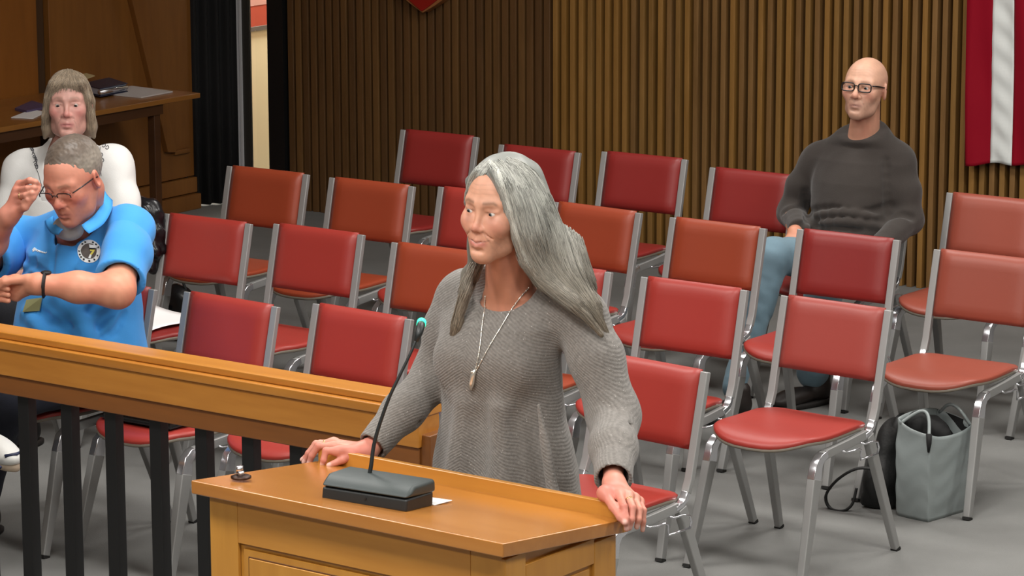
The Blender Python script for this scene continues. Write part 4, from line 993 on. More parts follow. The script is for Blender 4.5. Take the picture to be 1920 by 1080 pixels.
# trousers and shoes, behind the lectern
tr = [loft([(.70, WO[0], WO[1], .165, .115), (.90, WO[0], WO[1], .150, .105)], .03)]
for i, s in enumerate((-1, 1)): tr += chain([np.array((WO[0] + s*.085, WO[1], .78)), np.array((WO[0] + s*.10, WO[1] - .01, .46)), np.array((WO[0] + s*.10, WO[1] + .02, .07))], [.092, .074, .066], .03)
tv, tq = solid(tr, .01); M_slack = plain('dark_trousers', (30, 30, 34), .85, bump=.2, bscale=200)
np_mesh('trousers', disp(tv, tq, (.003, 30, 4)), tq, M_slack, woman, WO)
M_bshoe = plain('black_shoe', (20, 19, 19), .4); M_bsole = plain('dark_sole', (30, 26, 24), .7)
for s in (-1, 1): shoe(head_matrix((WO[0] + s*.10, WO[1] + .0, 0), s*6), woman, WO, M_bshoe, M_bsole)
# necklace and rings
M_silver = plain('silver_beads', (226, 222, 212), .22, metal=.7)
def on(tree, pts, off): return [p for p in (hit(tree, x, y, off) for x, y in pts) if p is not None]
T_nk = bvh(*join((nv, nq), (sv, sq)))
l1 = on(T_nk, spline([(911, 556), (910, 570), (905, 610), (899, 660), (892, 694)], 8), .002); l2 = on(T_nk, spline([(990, 540), (966, 569), (945, 605), (918, 650), (894, 694)], 8), .002)
mb = MB().tube(l1, .0014, 6).tube(l2, .0014, 6)
for l in (l1, l2):
    for k, p in enumerate(l):
        if k % 2 == 0: mb.tube([p - np.array([0, 0, .003]), p, p + np.array([0, 0, .003])], [.0008, .0024, .0008], 7)
nck = mb.build('necklace', M_silver, woman, origin=WO, smooth=True)
pd = on(T_nk, [(893, 692), (889, 704), (887, 716), (885, 728)], .006)
mp = MB().tube(pd, [.003, .0062, .0070, .0045], 10).tube([pd[0] + np.array([-.012, 0, -.008]), pd[0] + np.array([-.003, -.002, -.006])], [.004, .003], 8)
o = mp.build('pendant', M_silver, nck, origin=WO, smooth=True)
M_gold = plain('gold_ring', (214, 176, 120), .25, metal=.9)
def finger_ring(a, b, t, r, nm='ring', big=False, parent=None, org=None):
    a, b = np.array(a), np.array(b); c = a + (b-a)*t; d = (b-a)/np.linalg.norm(b-a)
    m = MB().tube([c - d*.0018, c + d*.0018], r, 14)
    if big:
        to = -ray(1175, 933); to = to/np.linalg.norm(to); c2 = c + to*(r + .001)
        sd_ = np.cross(d, to); m.tube([c2 - sd_*.0062 - to*.001, c2 - sd_*.0062 + to*.002], [.0052, .0040], 12).tube([c2 + sd_*.0062 - to*.001, c2 + sd_*.0062 + to*.002], [.0052, .0040], 12)
    m.build(nm, M_gold, parent, origin=org, smooth=True)
finger_ring(fR[2][0], fR[2][1], .45, .0096, parent=woman, org=WO)
finger_ring(fL[1][0], fL[1][1], .25, .0100, 'ring', True, woman, WO)
# hair
L_ = lambda *p: xf(MW, [p])[0]
hp = [ell(L_(0, .022, .036), np.array((.085, .104, .091)), .03)]
hp += [ell(L_(0, -.098, -.008), (.060, .062, .092), .012, '-'), ell(L_(-.012, -.095, .045), (.050, .048, .052), .012, '-')]
hp += chain([L_(.022, -.070, .103), L_(.054, -.066, .076), L_(.068, -.050, .022), L_(.076, -.028, -.045), P(992, 486, 5.95), P(1022, 530, 5.985), P(1080, 572, 5.995), P(1128, 628, 6.01)], [.010, .014, .017, .021, .022, .020, .013, .005], .02)
hp += chain([L_(.070, -.02, .05), L_(.082, .0, .0), L_(.086, .01, -.05), P(1020, 480, 6.0)], [.02, .022, .024, .03], .03)
hp += chain([L_(.04, .03, .065), L_(.062, .04, .01), P(1022, 455, 6.02), P(1058, 515, 6.04), P(1105, 575, 6.05), P(1148, 655, 6.06)], [.034, .036, .042, .038, .020, .006], .03)
hp += chain([L_(0, .06, .04), L_(.02, .075, -.04), P(1058, 470, 6.10), P(1082, 530, 6.12), P(1118, 585, 6.15)], [.04, .05, .042, .034, .016], .04)
hp += chain([L_(-.03, -.064, .098), L_(-.057, -.050, .065), L_(-.069, -.038, .01), L_(-.070, -.032, -.05), P(884, 500, 5.935), P(872, 545, 5.93), P(857, 610, 5.925), P(846, 672, 5.93)], [.006, .007, .006, .006, .009, .013, .013, .006], .012)
hp += chain([L_(-.05, .03, .02), L_(-.055, .02, -.08), P(882, 515, 6.0), P(868, 550, 5.97)], [.03, .026, .018, .012], .03)
hv_, hq_ = solid(hp, .005)
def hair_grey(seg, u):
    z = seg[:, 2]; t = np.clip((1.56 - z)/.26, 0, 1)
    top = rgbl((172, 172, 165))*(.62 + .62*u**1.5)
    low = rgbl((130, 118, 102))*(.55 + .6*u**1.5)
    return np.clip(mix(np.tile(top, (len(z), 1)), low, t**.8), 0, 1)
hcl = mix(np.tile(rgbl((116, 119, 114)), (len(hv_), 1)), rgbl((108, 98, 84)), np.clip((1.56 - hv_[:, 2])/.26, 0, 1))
hv_ = disp(hv_, hq_, (.0020, 60, 8))
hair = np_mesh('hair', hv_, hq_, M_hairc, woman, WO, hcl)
T_h = bvh(hv_, hq_)
fl = [[(917, 304), (928, 325), (943, 372), (957, 425), (972, 478), (988, 514), (1018, 552), (1058, 580), (1098, 612)],
      [(922, 304), (934, 325), (951, 372), (966, 425), (984, 475), (1006, 515), (1050, 548), (1100, 590), (1130, 630)],
      [(935, 300), (960, 325), (985, 380), (1000, 435), (1020, 490), (1050, 530), (1085, 562), (1118, 600), (1145, 645)],
      [(950, 298), (985, 320), (1018, 375), (1040, 430), (1058, 490), (1080, 530), (1105, 565), (1130, 605), (1150, 655)],
      [(965, 297), (1010, 322), (1045, 375), (1064, 430), (1080, 480), (1098, 525), (1120, 565), (1140, 605), (1156, 655)],
      [(985, 299), (1030, 330), (1062, 385), (1080, 440), (1094, 490), (1108, 530), (1130, 570), (1146, 610), (1160, 660)],
      [(980, 294), (1040, 326), (1072, 385), (1090, 440), (1104, 490), (1120, 530), (1142, 570), (1156, 610), (1168, 660)],
      [(1000, 300), (1046, 338), (1074, 390), (1092, 445), (1106, 492), (1122, 532), (1144, 572), (1158, 612), (1170, 662)]]
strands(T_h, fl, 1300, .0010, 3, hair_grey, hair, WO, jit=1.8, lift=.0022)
def hair_white(seg, u): return np.clip(np.tile(rgbl((206, 206, 198))*(.8 + .3*u), (len(seg), 1)), 0, 1)
strands(T_h, [[(916, 303), (930, 318), (948, 368), (963, 425), (980, 478), (1004, 520)], [(920, 302), (934, 320), (953, 370), (968, 425), (986, 478), (1010, 520)]], 60, .0009, 13, hair_white, hair, WO, jit=.8, lift=.003)
fl2 = [[(872, 470), (852, 520), (834, 570), (828, 620), (826, 670)], [(866, 460), (842, 520), (822, 570), (818, 620), (818, 660)], [(905, 496), (892, 530), (872, 580), (858, 630), (848, 690)], [(893, 492), (878, 530), (858, 580), (848, 630), (840, 685)], [(884, 490), (862, 530), (846, 580), (838, 630), (832, 670)]]
fl2 = fl2[2:] + fl2[:2]
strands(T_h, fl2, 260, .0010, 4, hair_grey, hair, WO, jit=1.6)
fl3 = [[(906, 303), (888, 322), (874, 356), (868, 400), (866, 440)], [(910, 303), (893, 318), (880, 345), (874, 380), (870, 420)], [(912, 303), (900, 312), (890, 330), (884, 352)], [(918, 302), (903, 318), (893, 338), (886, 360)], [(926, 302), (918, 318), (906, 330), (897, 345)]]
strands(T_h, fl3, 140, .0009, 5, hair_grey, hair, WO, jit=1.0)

# ================================================================== helper for the seated people
def cloth(name, prims, res, mat, parent, org, *terms, col=None):
    V, Q = solid(prims, res); V = disp(V, Q, *terms) if terms else V
    return np_mesh(name, V, Q, mat, parent, org, None if col is None else col(V)), V, Q
def seated_core(hip, z0, ztop, cx, cy, arms, legs):
    pr = [loft([(z0, hip[0], hip[1], .13, .10), ((z0+ztop)/2, cx, cy, .12, .085), (ztop, cx, cy, .12, .07)], .03)]
    for a, r in arms: pr += chain(a, r, .03)
    for l in legs: pr += chain(l, [.062, .045, .032], .03)
    return solid(pr, .011)
# ================================================================== man in the blue polo shirt
BX = np.array((-7.03, 7.42, 0.))
bm = dict(skin=(206, 140, 118), jaw=1.08, fat=.004, nose=1.0, flush=(206, 92, 78), brow=(120, 96, 78), brow_k=.5, lip=(164, 92, 84), stubble=(150, 100, 88), shade=(150, 92, 78))
MBm = head_matrix(P(138, 335, 7.22), 8, 22, -4, 1.06)
hv, hq = solid(head_prims(bm), .003); hcol = head_col(hv, bm); hv = xf(MBm, hv)
bc = P(152, 470, 7.36)[0]; bnk = P(150, 425, 7.36)
nv, nq = solid([cone(xf(MBm, [(0, .035, -.06)])[0], bnk, .060, .068, .03), cone(xf(MBm, [(0, -.03, -.09)])[0], bnk + np.array([0, -.05, -.01]), .035, .04, .04), loft([(bnk[2]-.16, bc, 7.37, .13, .10), (bnk[2]-.04, bc, 7.38, .12, .07)], .04)], .005)
shL, elL, wrL = P(250, 432, 7.40), P(220, 545, 7.16), P(72, 532, 7.02)
shR, elR, wrR = P(28, 455, 7.40), P(-42, 500, 7.13), P(16, 406, 7.05)
fkL = P(24, 540, 7.0)
fist = []
for k in range(4):
    a = fkL + np.array([.012 - .004*k, .004 + .004*k, .030 - .020*k]); b_ = a + np.array([-.030, -.018, .0]); c_ = b_ + np.array([.004, -.026, -.004]); d_ = c_ + np.array([.028, .004, -.003])
    fist += chain([a, b_, c_, d_], [.0105, .0100, .0095, .0085], .005) + [cone(wrL, a, .020, .013, .02)]
fist += chain([wrL + np.array([-.03, -.02, .015]), fkL + np.array([.005, -.040, .028]), fkL + np.array([-.020, -.050, .006])], [.016, .0125, .010], .006)
fist += chain([wrL, wrL*.5 + elL*.5, elL], [.029, .046, .050], .03) + [cone(elL, elL*.6 + shL*.4, .050, .050, .04)]
v1 = solid(fist, .004)
Yh = 7.06
fR = [[P(37, 346, Yh+.01), P(56, 338, Yh-.005), P(66, 341, Yh), P(73, 347, Yh+.02)],
      [P(32, 358, Yh), P(52, 353, Yh-.012), P(64, 352, Yh-.006), P(72, 352, Yh+.015)],
      [P(31, 369, Yh-.005), P(48, 366, Yh-.02), P(60, 362, Yh-.015), P(67, 360, Yh)],
      [P(32, 380, Yh-.005), P(44, 380, Yh-.02), P(52, 374, Yh-.022), P(56, 368, Yh-.016)]]
tR = [P(30, 398, Yh-.01), P(47, 388, Yh-.02), P(61, 370, Yh-.01), P(71, 356, Yh+.01)]
v2 = solid(hand_prims(wrR, fR, tR, .0098, .026) + chain([wrR, wrR*.5 + elR*.5, elR], [.028, .044, .050], .03), .003)
hips = np.array((bc, 7.42, .53))
kL, aL = np.array((-6.92, 7.02, .555)), np.array((-7.20, 7.16, .09))
kR = np.array((-6.99, 6.92, .66)); aR = P(-75, 800, 6.90)
cv, cq = seated_core(hips, .50, 1.0, bc, 7.38, [([shL, elL], [.045, .04]), ([shR, elR], [.045, .04])], [[np.array((-6.94, 7.38, .54)), kL, aL], [np.array((-7.13, 7.38, .56)), kR, aR]])
V, Q = join((hv, hq), (nv, nq), v1, v2, (cv, cq))
Cc = np.concatenate([hcol, skin_col(nv, (196, 128, 108)), skin_col(v1[0], (216, 150, 122), (212, 120, 98), .35), skin_col(v2[0], (206, 142, 122), (200, 110, 96), .4), skin_col(cv, bm['skin'])])
blue = np_mesh('person', V, Q, M_skin, None, BX, Cc)
tag(blue, 'seated man in a bright blue polo shirt, looking down and touching his glasses', 'person')
eyes(MBm, bm, blue, BX, gaze=(0, -.9))
# lowered eyelids belong to the face
lv_, lq_ = solid([ell((s*.031, -.0745, .0015), (.0144, .0146, .0138), .002) for s in (-1, 1)] + [half((0, 0, -.0105), (0, -.1, -1), .002)], .002)
np_mesh('eyelids', xf(MBm, lv_), lq_, M_skin, blue, BX, skin_col(lv_, (196, 124, 106)))
# hair: short, greyer at the sides
cap = [ell((0, .020, .037), (.0795, .1000, .0895), .01), ell((0, -.098, .022), (.063, .058, .060), .010, '-'), half((0, 0, -.028), (0, -.45, -1), .01)]
for s in (-1, 1): cap += [ell((s*.078, -.060, -.01), (.03, .055, .045), .01, '-'), ell((s*.085, .008, -.01), (.02, .022, .030), .006, '-')]
V, Q = solid(cap, .003); t = np.clip((V[:, 2]-.055)/.04, 0, 1); hcl = mix(np.tile(rgbl((136, 128, 117)), (len(V), 1)), rgbl((88, 76, 66)), t); hcl = np.clip(hcl*(1 + .10*wob(V, 300, 3) + .08*wob(V, 700, 4))[:, None], 0, 1)
np_mesh('hair', xf(MBm, disp(V, Q, (.0004, 190, 6), (.0005, 420, 7))), Q, M_hairc, blue, BX, hcl)
M_spec = plain('dark_spectacle_frame', (34, 24, 24), .3); M_spec2 = plain('black_spectacle_frame', (20, 14, 15), .3)
glasses(MBm, blue, BX, M_spec, wlens=.048, hlens=.028, thick=.0017, z0=-.003, y0=-.106, rim='half')
# polo shirt
M_polo = plain('blue_polo_knit', (66, 152, 226), .75, bump=.25, bscale=600, var=.04, sheen=.15, spec=.2)
lv = [(.50, bc+.0, 7.36, .235, .185), (.60, bc+.0, 7.34, .240, .195), (.72, bc+.0, 7.34, .232, .190), (.84, bc, 7.35, .222, .165), (.96, bc, 7.37, .212, .140), (1.03, bc, 7.385, .185, .105), (1.075, bc, 7.39, .125, .080), (1.10, bc, 7.39, .080, .066)]
pp = [loft(lv, .04)]
s1_ = shL*.18 + elL*.82; s2_ = shR*.25 + elR*.75
pp += chain([shL + np.array([-.02, 0, .012]), shL*.7 + elL*.3], [.070, .066], .05) + chain([shR + np.array([.03, 0, .012]), shR*.7 + elR*.3], [.070, .066], .05)
pp += [cone(shL, np.array([bc+.08, 7.39, 1.05]), .062, .05, .05), cone(shR, np.array([bc-.08, 7.39, 1.05]), .062, .05, .05)]
def crease(pts, Y, r, k=.02): return [cone(P(*pts[i], Y[i]), P(*pts[i+1], Y[i+1]), r, r*.7, k, '-') for i in range(len(pts)-1)]
def surf_crease(tree, pts, r, k=.018, depth=.0):
    q = [hit(tree, x, y, depth) for x, y in spline(pts, 3)]; q = [p for p in q if p is not None]
    return [cone(q[i], q[i+1], r, r, k, '-') for i in range(len(q)-1)]
def surf_ridge(tree, pts, r, k=.02, depth=.0):
    q = [hit(tree, x, y, depth) for x, y in spline(pts, 3)]; q = [p for p in q if p is not None]
    return [cone(q[i], q[i+1], r, r*.8, k, '+') for i in range(len(q)-1)]
T0 = bvh(*solid(pp, .010))
sl_ = [chain([shL + np.array([-.02, 0, .012]), shL*.6 + elL*.4, s1_ + (s1_-shL)*.15], [.068, .074, .080], .04) + [half(s1_, elL - shL, .004)],
       chain([shR + np.array([.03, 0, .012]), shR*.6 + elR*.4, s2_ + (s2_-shR)*.15], [.068, .074, .080], .04) + [half(s2_, elR - shR, .004)]]
cuts_ = [cone(s1_ + (elL-shL)*.2, s1_ - (elL-shL)*.22, .064, .058, .006, '-'), cone(s2_ + (elR-shR)*.2, s2_ - (elR-shR)*.22, .060, .056, .006, '-')]
pp += [cone(bnk + np.array([0, -.035, -.035]), xf(MBm, [(0, .0, -.10)])[0] + np.array([0, 0, .05]), .058, .085, .006, '-')]
for pts, r in [([(212, 440), (175, 480), (130, 520)], .006), ([(228, 442), (205, 480), (196, 500)], .007), ([(252, 470), (225, 480), (200, 500)], .006), ([(40, 480), (70, 505), (95, 520)], .007), ([(28, 500), (60, 520)], .006),
               ([(100, 440), (101, 480), (98, 510)], .003), ([(150, 590), (140, 605), (128, 608)], .008), ([(75, 585), (115, 615), (135, 640)], .008), ([(55, 590), (90, 610)], .007), ([(150, 500), (140, 530), (120, 560)], .010), ([(190, 560), (160, 590), (140, 600)], .009), ([(215, 580), (190, 600), (165, 640)], .010), ([(60, 490), (40, 510), (20, 520)], .009), ([(120, 450), (150, 470)], .004), ([(235, 590), (215, 620), (180, 640)], .007), ([(265, 440), (250, 452), (232, 480)], .006)]:
    pp += surf_crease(T0, pts, r)
for a_, tt in zip(sl_, (0, 1)):
    pass
for pts, r in [([(222, 450), (192, 488)], .010), ([(200, 470), (150, 505)], .010), ([(110, 560), (150, 600), (170, 640)], .014), ([(20, 560), (60, 600), (95, 640)], .014)]:
    pp += surf_ridge(T0, pts, r, .03, -.006)
cr = [p for p in pp if p['op'] == '-' and p['ra'] < .009] if True else []
sleeves = [solid(a + [c], .006) for a, c in zip(sl_, cuts_)]
sv, sq = join(solid(pp, .006), *sleeves); sv = disp(sv, sq, (.004, 18, 1), (.0018, 45, 2))
polo = np_mesh('polo_shirt', sv, sq, M_polo, blue, BX)
T_p = bvh(sv, sq)
def strip(name, up_, lo_, mat, parent, org, th=.005):
    n = 10; U = spline(up_, 4); Lw = spline(lo_, 4)
    m = MB().grid(lambda u, v: tuple(U[int(round(u*(len(U)-1)))]*(1-v) + Lw[int(round(u*(len(Lw)-1)))]*v + np.array([0, -.004*math.sin(math.pi*v), 0])), len(U), 4)
    o = m.build(name, mat, parent, origin=org, smooth=True); md = o.modifiers.new('solid', 'SOLIDIFY'); md.thickness = th*.6; md.offset = 0; return o
M_polo2 = plain('blue_collar_knit', (72, 160, 232), .75, bump=.2, bscale=600, spec=.2)
strip('collar', [P(196, 358, 7.42), P(191, 382, 7.33), P(176, 404, 7.25), P(153, 422, 7.19)], [P(211, 376, 7.42), P(209, 394, 7.34), P(194, 420, 7.26), P(167, 438, 7.19)], M_polo2, blue, BX)
strip('collar', [P(100, 404, 7.34), P(100, 414, 7.26), P(108, 424, 7.20), P(118, 430, 7.18)], [P(84, 414, 7.34), P(88, 426, 7.26), P(98, 438, 7.20), P(110, 440, 7.18)], M_polo2, blue, BX)
vv, qq = solid([ell(P(128, 428, 7.245), (.060, .035, .040), .01)], .006); np_mesh('undershirt', vv, qq, plain('grey_undershirt', (170, 172, 170), .9, bump=.2, bscale=500), polo, BX)
# round embroidered patch with a figure 7, and a line of white script
def decal(tree, fn, nu, nv, name, mat, parent, org, off):
    V = []; ok = True
    for j in range(nv):
        for i in range(nu):
            h = hit(tree, *fn(i/(nu-1), j/(nv-1)), off); V.append(h if h is not None else (V[-1] if V else O0))
    m = MB(); m.add(V, [(j*nu+i, j*nu+i+1, (j+1)*nu+i+1, (j+1)*nu+i) for j in range(nv-1) for i in range(nu-1)])
    return m.build(name, mat, parent, origin=org, smooth=True)
pcx, pcy, rx, ry, tl = 167.5, 471.5, 22, 21.5, -.12
def disc(r0, r1): 
    return lambda u, v: (pcx + rx*(r0 + (r1-r0)*v)*math.cos(2*math.pi*u + tl), pcy + ry*(r0 + (r1-r0)*v)*math.sin(2*math.pi*u + tl))
def rel(x, y): return (pcx + rx*x, pcy + ry*y)
M_pw, M_pg, M_pk, M_py = plain('patch_white', (236, 240, 240), .8), plain('patch_grey', (92, 84, 80), .8, var=.3), plain('patch_black', (24, 24, 26), .8), plain('patch_yellow', (226, 214, 96), .8)
patch = decal(T_p, disc(0.02, 1), 40, 8, 'round_patch', M_pw, blue, BX, .0022)
decal(T_p, disc(0.02, .68), 36, 7, 'patch_centre', M_pg, patch, (0, 0, 0), .0034).location = (0, 0, 0)
def poly_decal(pts, nm, mat, off):
    quad = [rel(*p) for p in pts]
    f = lambda u, v: tuple((1-v)*((1-u)*quad[0][i] + u*quad[1][i]) + v*((1-u)*quad[3][i] + u*quad[2][i]) for i in (0, 1))
    return decal(T_p, f, 5, 5, nm, mat, patch, (0, 0, 0), off)
decals = []
decals.append(poly_decal([(.0, -.58), (.55, -.50), (.62, -.20), (.05, -.28)], 'patch_cloud', M_pw, .0042))
decals.append(poly_decal([(.02, -.28), (.50, -.22), (.50, -.10), (.02, -.14)], 'patch_bar', M_pk, .0046))
decals.append(poly_decal([(.08, -.12), (.54, -.06), (.50, .08), (.12, .02)], 'seven', M_py, .0050))
decals.append(poly_decal([(.36, .02), (.52, .04), (.26, .38), (.12, .32)], 'seven', M_py, .0050))
decals.append(poly_decal([(.10, .32), (.26, .38), (.12, .66), (-.06, .62)], 'patch_tail', M_pw, .0046))
for a in (-2.3, -1.95, -1.15, -.8, 2.75, 2.45, 2.1, 1.55, 1.0, .45, -.35, 3.1):
    c_, s_ = math.cos(a)*.84, math.sin(a)*.84; e_ = .075
    decals.append(poly_decal([(c_-e_, s_-e_), (c_+e_, s_-e_*.7), (c_+e_, s_+e_), (c_-e_, s_+e_)], 'patch_mark', M_pk, .0040))
# the child meshes above were made in world space: shift them under their thing
for o in [c for c in patch.children]:
    for v in o.data.vertices: v.co = v.co - Vector(BX)
script = [(61, 470), (64, 466), (66, 465.5), (64, 469), (62, 472), (65, 470), (68, 467), (68, 471), (70, 469), (72, 470), (71, 472.5), (74, 470), (75, 473), (77, 471), (78, 473.5), (80, 472), (81, 474.5), (83, 473), (85, 475), (88, 473)]
sp_ = [p for p in (hit(T_p, x, y, .001) for x, y in spline(script, 4)) if p is not None]
MB().tube(sp_, .0017, 6).build('stitched_script', M_pw, blue, origin=BX, smooth=True)
# watch band, badge, ring, trousers, shoes
wc = wrL*.96 + elL*.04; wd = (elL - wrL)/np.linalg.norm(elL - wrL)
M_strap = plain('black_watch_strap', (20, 17, 17), .6)
wq = []
for k in range(25):
    a = 2*math.pi*k/24; u0 = np.cross(wd, (0, 0, 1)); u0 /= np.linalg.norm(u0); u1 = np.cross(u0, wd); wq.append(wc + wd*.012 + .035*(math.cos(a)*u0*1.0 + math.sin(a)*u1))
MB().tube(wq[:-1], .0115, 8, closed=True, flat=.35).build('watch_strap', M_strap, blue, origin=BX, smooth=True)
tq = wc + wd*.012 + u1*.037
MB().lathe([(.001, -.004), (.016, -.004), (.017, .002), (.014, .005), (.001, .005)], 18, M=Matrix.Translation(tuple(tq))).build('watch_face', M_strap, blue, origin=BX, smooth=True)
bq = [hit(T_p, x, y, .006) for x, y in ((46, 586), (76, 582), (82, 558), (54, 562))]
if all(p is not None for p in bq):
    bd_ = np.array([0, -.004, 0]); MB().hexa([tuple(p) for p in bq] + [tuple(p + bd_) for p in bq]).build('name_badge', plain('olive_badge', (150, 152, 110), .3, var=.3), blue, origin=BX)
finger_ring(fR[2][0], fR[2][1], .55, .0112, parent=blue, org=BX)
M_navy2 = plain('navy_trousers', (20, 24, 38), .9, bump=.2, bscale=300)
tr = [loft([(.49, bc, 7.40, .20, .15), (.62, bc, 7.40, .19, .14)], .05)] + chain([np.array((-6.89, 7.36, .560)), kL, aL + np.array([0, 0, .03])], [.100, .080, .055], .03) + chain([np.array((-7.14, 7.36, .575)), kR, aR*.85 + kR*.15], [.095, .075, .055], .03)
cloth('trousers', tr, .009, M_navy2, blue, BX, (.004, 28, 4))
M_wshoe = plain('white_shoe', (226, 226, 222), .5, var=.03); M_tan = plain('tan_sole', (168, 150, 130), .7); M_stripe = plain('navy_stripe', (34, 42, 74), .5)
sc_ = P(-42, 852, 6.86)
Ms = head_matrix(sc_, 84, 8, 0, 1.12)
so_ = shoe(Ms, blue, BX, M_wshoe, M_tan)
MB().tube(xf(Ms, [(-.052, -.16, .022), (-.05, -.06, .026), (-.044, .08, .03)]), .006, 6).tube(xf(Ms, [(.052, -.16, .022), (.05, -.06, .026), (.044, .08, .03)]), .006, 6).tube(xf(Ms, [(-.030, -.150, .048), (0, -.163, .052), (.030, -.150, .048)]), .006, 6).build('shoe_stripe', M_stripe, so_, origin=BX, smooth=True)
shoe(head_matrix((aL[0], aL[1] - .02, 0), 5), blue, BX, M_bshoe, M_bsole)

# ================================================================== woman in the white blouse
HX = np.array((-7.97, 8.50, 0.))
ww = dict(lid=.0060, skin=(196, 148, 136), jaw=1.05, fat=.003, nose=1.0, fem=.8, bags=1.3, frown=1., flush=(198, 108, 104), brow=(128, 104, 88), brow_k=.5, lip=(172, 98, 98), iris=(46, 38, 33), irs=.50, sclera=(172, 158, 150), wrinkle_shade=.4)
MWw = head_matrix(P(129, 196, 8.46), 38, -5, 0, 1.03)
hv, hq = solid(head_prims(ww), .003); hcol = head_col(hv, ww); hv = xf(MWw, hv)
wc_ = P(128, 330, 8.52)[0]; wnk = P(128, 285, 8.53)
nv, nq = solid([cone(xf(MWw, [(0, .035, -.06)])[0], wnk, .049, .062, .03), cone(xf(MWw, [(0, -.025, -.095)])[0], wnk + np.array([0, -.05, 0]), .028, .040, .04), loft([(wnk[2]-.14, wc_, 8.54, .14, .10), (wnk[2]-.02, wc_, 8.54, .12, .07)], .04)], .006)
shL, elL, wrL = P(216, 312, 8.55), P(238, 430, 8.50), P(190, 500, 8.24)
shR, elR, wrR = P(40, 322, 8.50), P(14, 430, 8.42), P(70, 500, 8.20)
def rest_hand(w, d, s, fr=.0085):
    """a relaxed hand lying on a thigh: d = direction of the fingers, s = +1 thumb towards +x."""
    d = np.array(d, float); d /= np.linalg.norm(d); side = np.cross(d, (0, 0, 1)); side /= np.linalg.norm(side); side *= s*np.sign(side[0] or 1); up_ = np.array([0, 0, 1.])
    fs = []
    for k in range(4):
        m_ = w + d*.085 + side*(.030 - .020*k); l = (.072, .080, .074, .058)[k]
        fs.append([m_, m_ + d*l*.48 - up_*.002, m_ + d*l*.78 - up_*.012, m_ + d*l*.98 - up_*.024])
    th_ = [w + d*.03 + side*.032 - up_*.004, w + d*.06 + side*.052 - up_*.008, w + d*.092 + side*.056 - up_*.012]
    return hand_prims(w, fs, th_, fr, .022)
h1 = solid(rest_hand(wrL, (-.3, -1, -.15), -1) + [cone(wrL, elL, .026, .04, .02)], .005)
h2 = solid(rest_hand(wrR, (.3, -1, -.15), 1) + [cone(wrR, elR, .026, .04, .02)], .005)
hips = np.array((wc_, 8.50, .53)); lg = [[np.array((wc_ + s*.10, 8.46, .545)), np.array((wc_ + s*.11, 8.06, .54)), np.array((wc_ + s*.11, 8.12, .09))] for s in (-1, 1)]
cv, cq = seated_core(hips, .50, .98, wc_, 8.53, [([shL, elL], [.045, .04]), ([shR, elR], [.045, .04])], lg)
V, Q = join((hv, hq), (nv, nq), h1, h2, (cv, cq))
white = np_mesh('person', V, Q, M_skin, None, HX, np.concatenate([hcol, skin_col(nv, (190, 140, 128))] + [skin_col(h[0], ww['skin']) for h in (h1, h2)] + [skin_col(cv, ww['skin'])]))
tag(white, 'seated woman in a white embroidered blouse with short ash-brown hair, behind the man in blue', 'person')
eyes(MWw, ww, white, HX, gaze=(0, -.25))
M_blouse = plain('white_blouse_cotton', (232, 232, 230), .85, bump=.2, bscale=300, var=.02, spec=.2)
lv = [(.47, wc_, 8.48, .22, .18), (.60, wc_, 8.47, .225, .18), (.75, wc_, 8.49, .215, .165), (.88, wc_, 8.50, .215, .150), (.97, wc_, 8.53, .195, .115), (1.03, wc_, 8.545, .140, .085), (1.07, wc_, 8.55, .085, .07)]
bl = [loft(lv, .04)] + chain([shL + np.array([-.02, 0, .01]), shL*.4 + elL*.6, elL, elL*.4 + wrL*.6], [.070, .064, .056, .050], .035) + chain([shR + np.array([.02, 0, .01]), shR*.4 + elR*.6, elR, elR*.4 + wrR*.6], [.070, .064, .056, .050], .035)
bl += [cone(shL, np.array([wc_+.08, 8.55, 1.02]), .058, .05, .05), cone(shR, np.array([wc_-.08, 8.54, 1.02]), .058, .05, .05), cone(wnk + np.array([0, -.05, -.05]), xf(MWw, [(0, -.01, -.10)])[0] + np.array([0, 0, .05]), .052, .085, .006, '-')]
blouse, sv, sq = cloth('blouse', bl, .007, M_blouse, white, HX, (.004, 20, 1), (.0018, 50, 2))
T_b = bvh(sv, sq); M_emb = plain('embroidery_thread', (70, 70, 76), .8)
def squiggle(pts, nm, r=.0014):
    q = [p for p in (hit(T_b, x, y, .001) for x, y in spline(pts, 5)) if p is not None]
    if len(q) > 3: MB().tube(q, r, 5).build(nm, M_emb, white, origin=HX, smooth=True)
for (ox, oy, n) in [(55, 275, 2), (60, 290, 3), (63, 305, 2)]:
    for k in range(n+1):
        squiggle([(ox + k*2, oy + k*3), (ox + 4 + k*2, oy - 3 + k*4), (ox + 6 + k, oy + 3 + k*4), (ox + 2 + k*2, oy + 5 + k*3), (ox + 3 + k*2, oy + 1 + k*4)], 'embroidery')
for (ox, oy) in [(193, 272), (199, 276), (188, 290), (190, 300)]:
    squiggle([(ox, oy), (ox + 3, oy - 3), (ox + 5, oy + 1), (ox + 2, oy + 4), (ox - 1, oy + 2)], 'embroidery')
squiggle([(189, 262), (188, 280), (188, 300), (190, 330)], 'neck_seam', .0010); squiggle([(66, 312), (72, 325), (76, 340), (82, 360)], 'neck_seam', .0010)
M_pants = plain('charcoal_trousers', (34, 34, 40), .9, bump=.2, bscale=250)
cloth('trousers', [loft([(.485, wc_, 8.47, .19, .16), (.60, wc_, 8.47, .18, .15)], .05)] + sum((chain([l[0], l[1], l[2] + np.array([0, 0, .03])], [.095, .075, .055], .03) for l in lg), []), .010, M_pants, white, HX, (.003, 28, 4))
for l in lg: shoe(head_matrix((l[2][0], l[2][1] - .03, 0), 0), white, HX, M_bshoe, M_bsole)
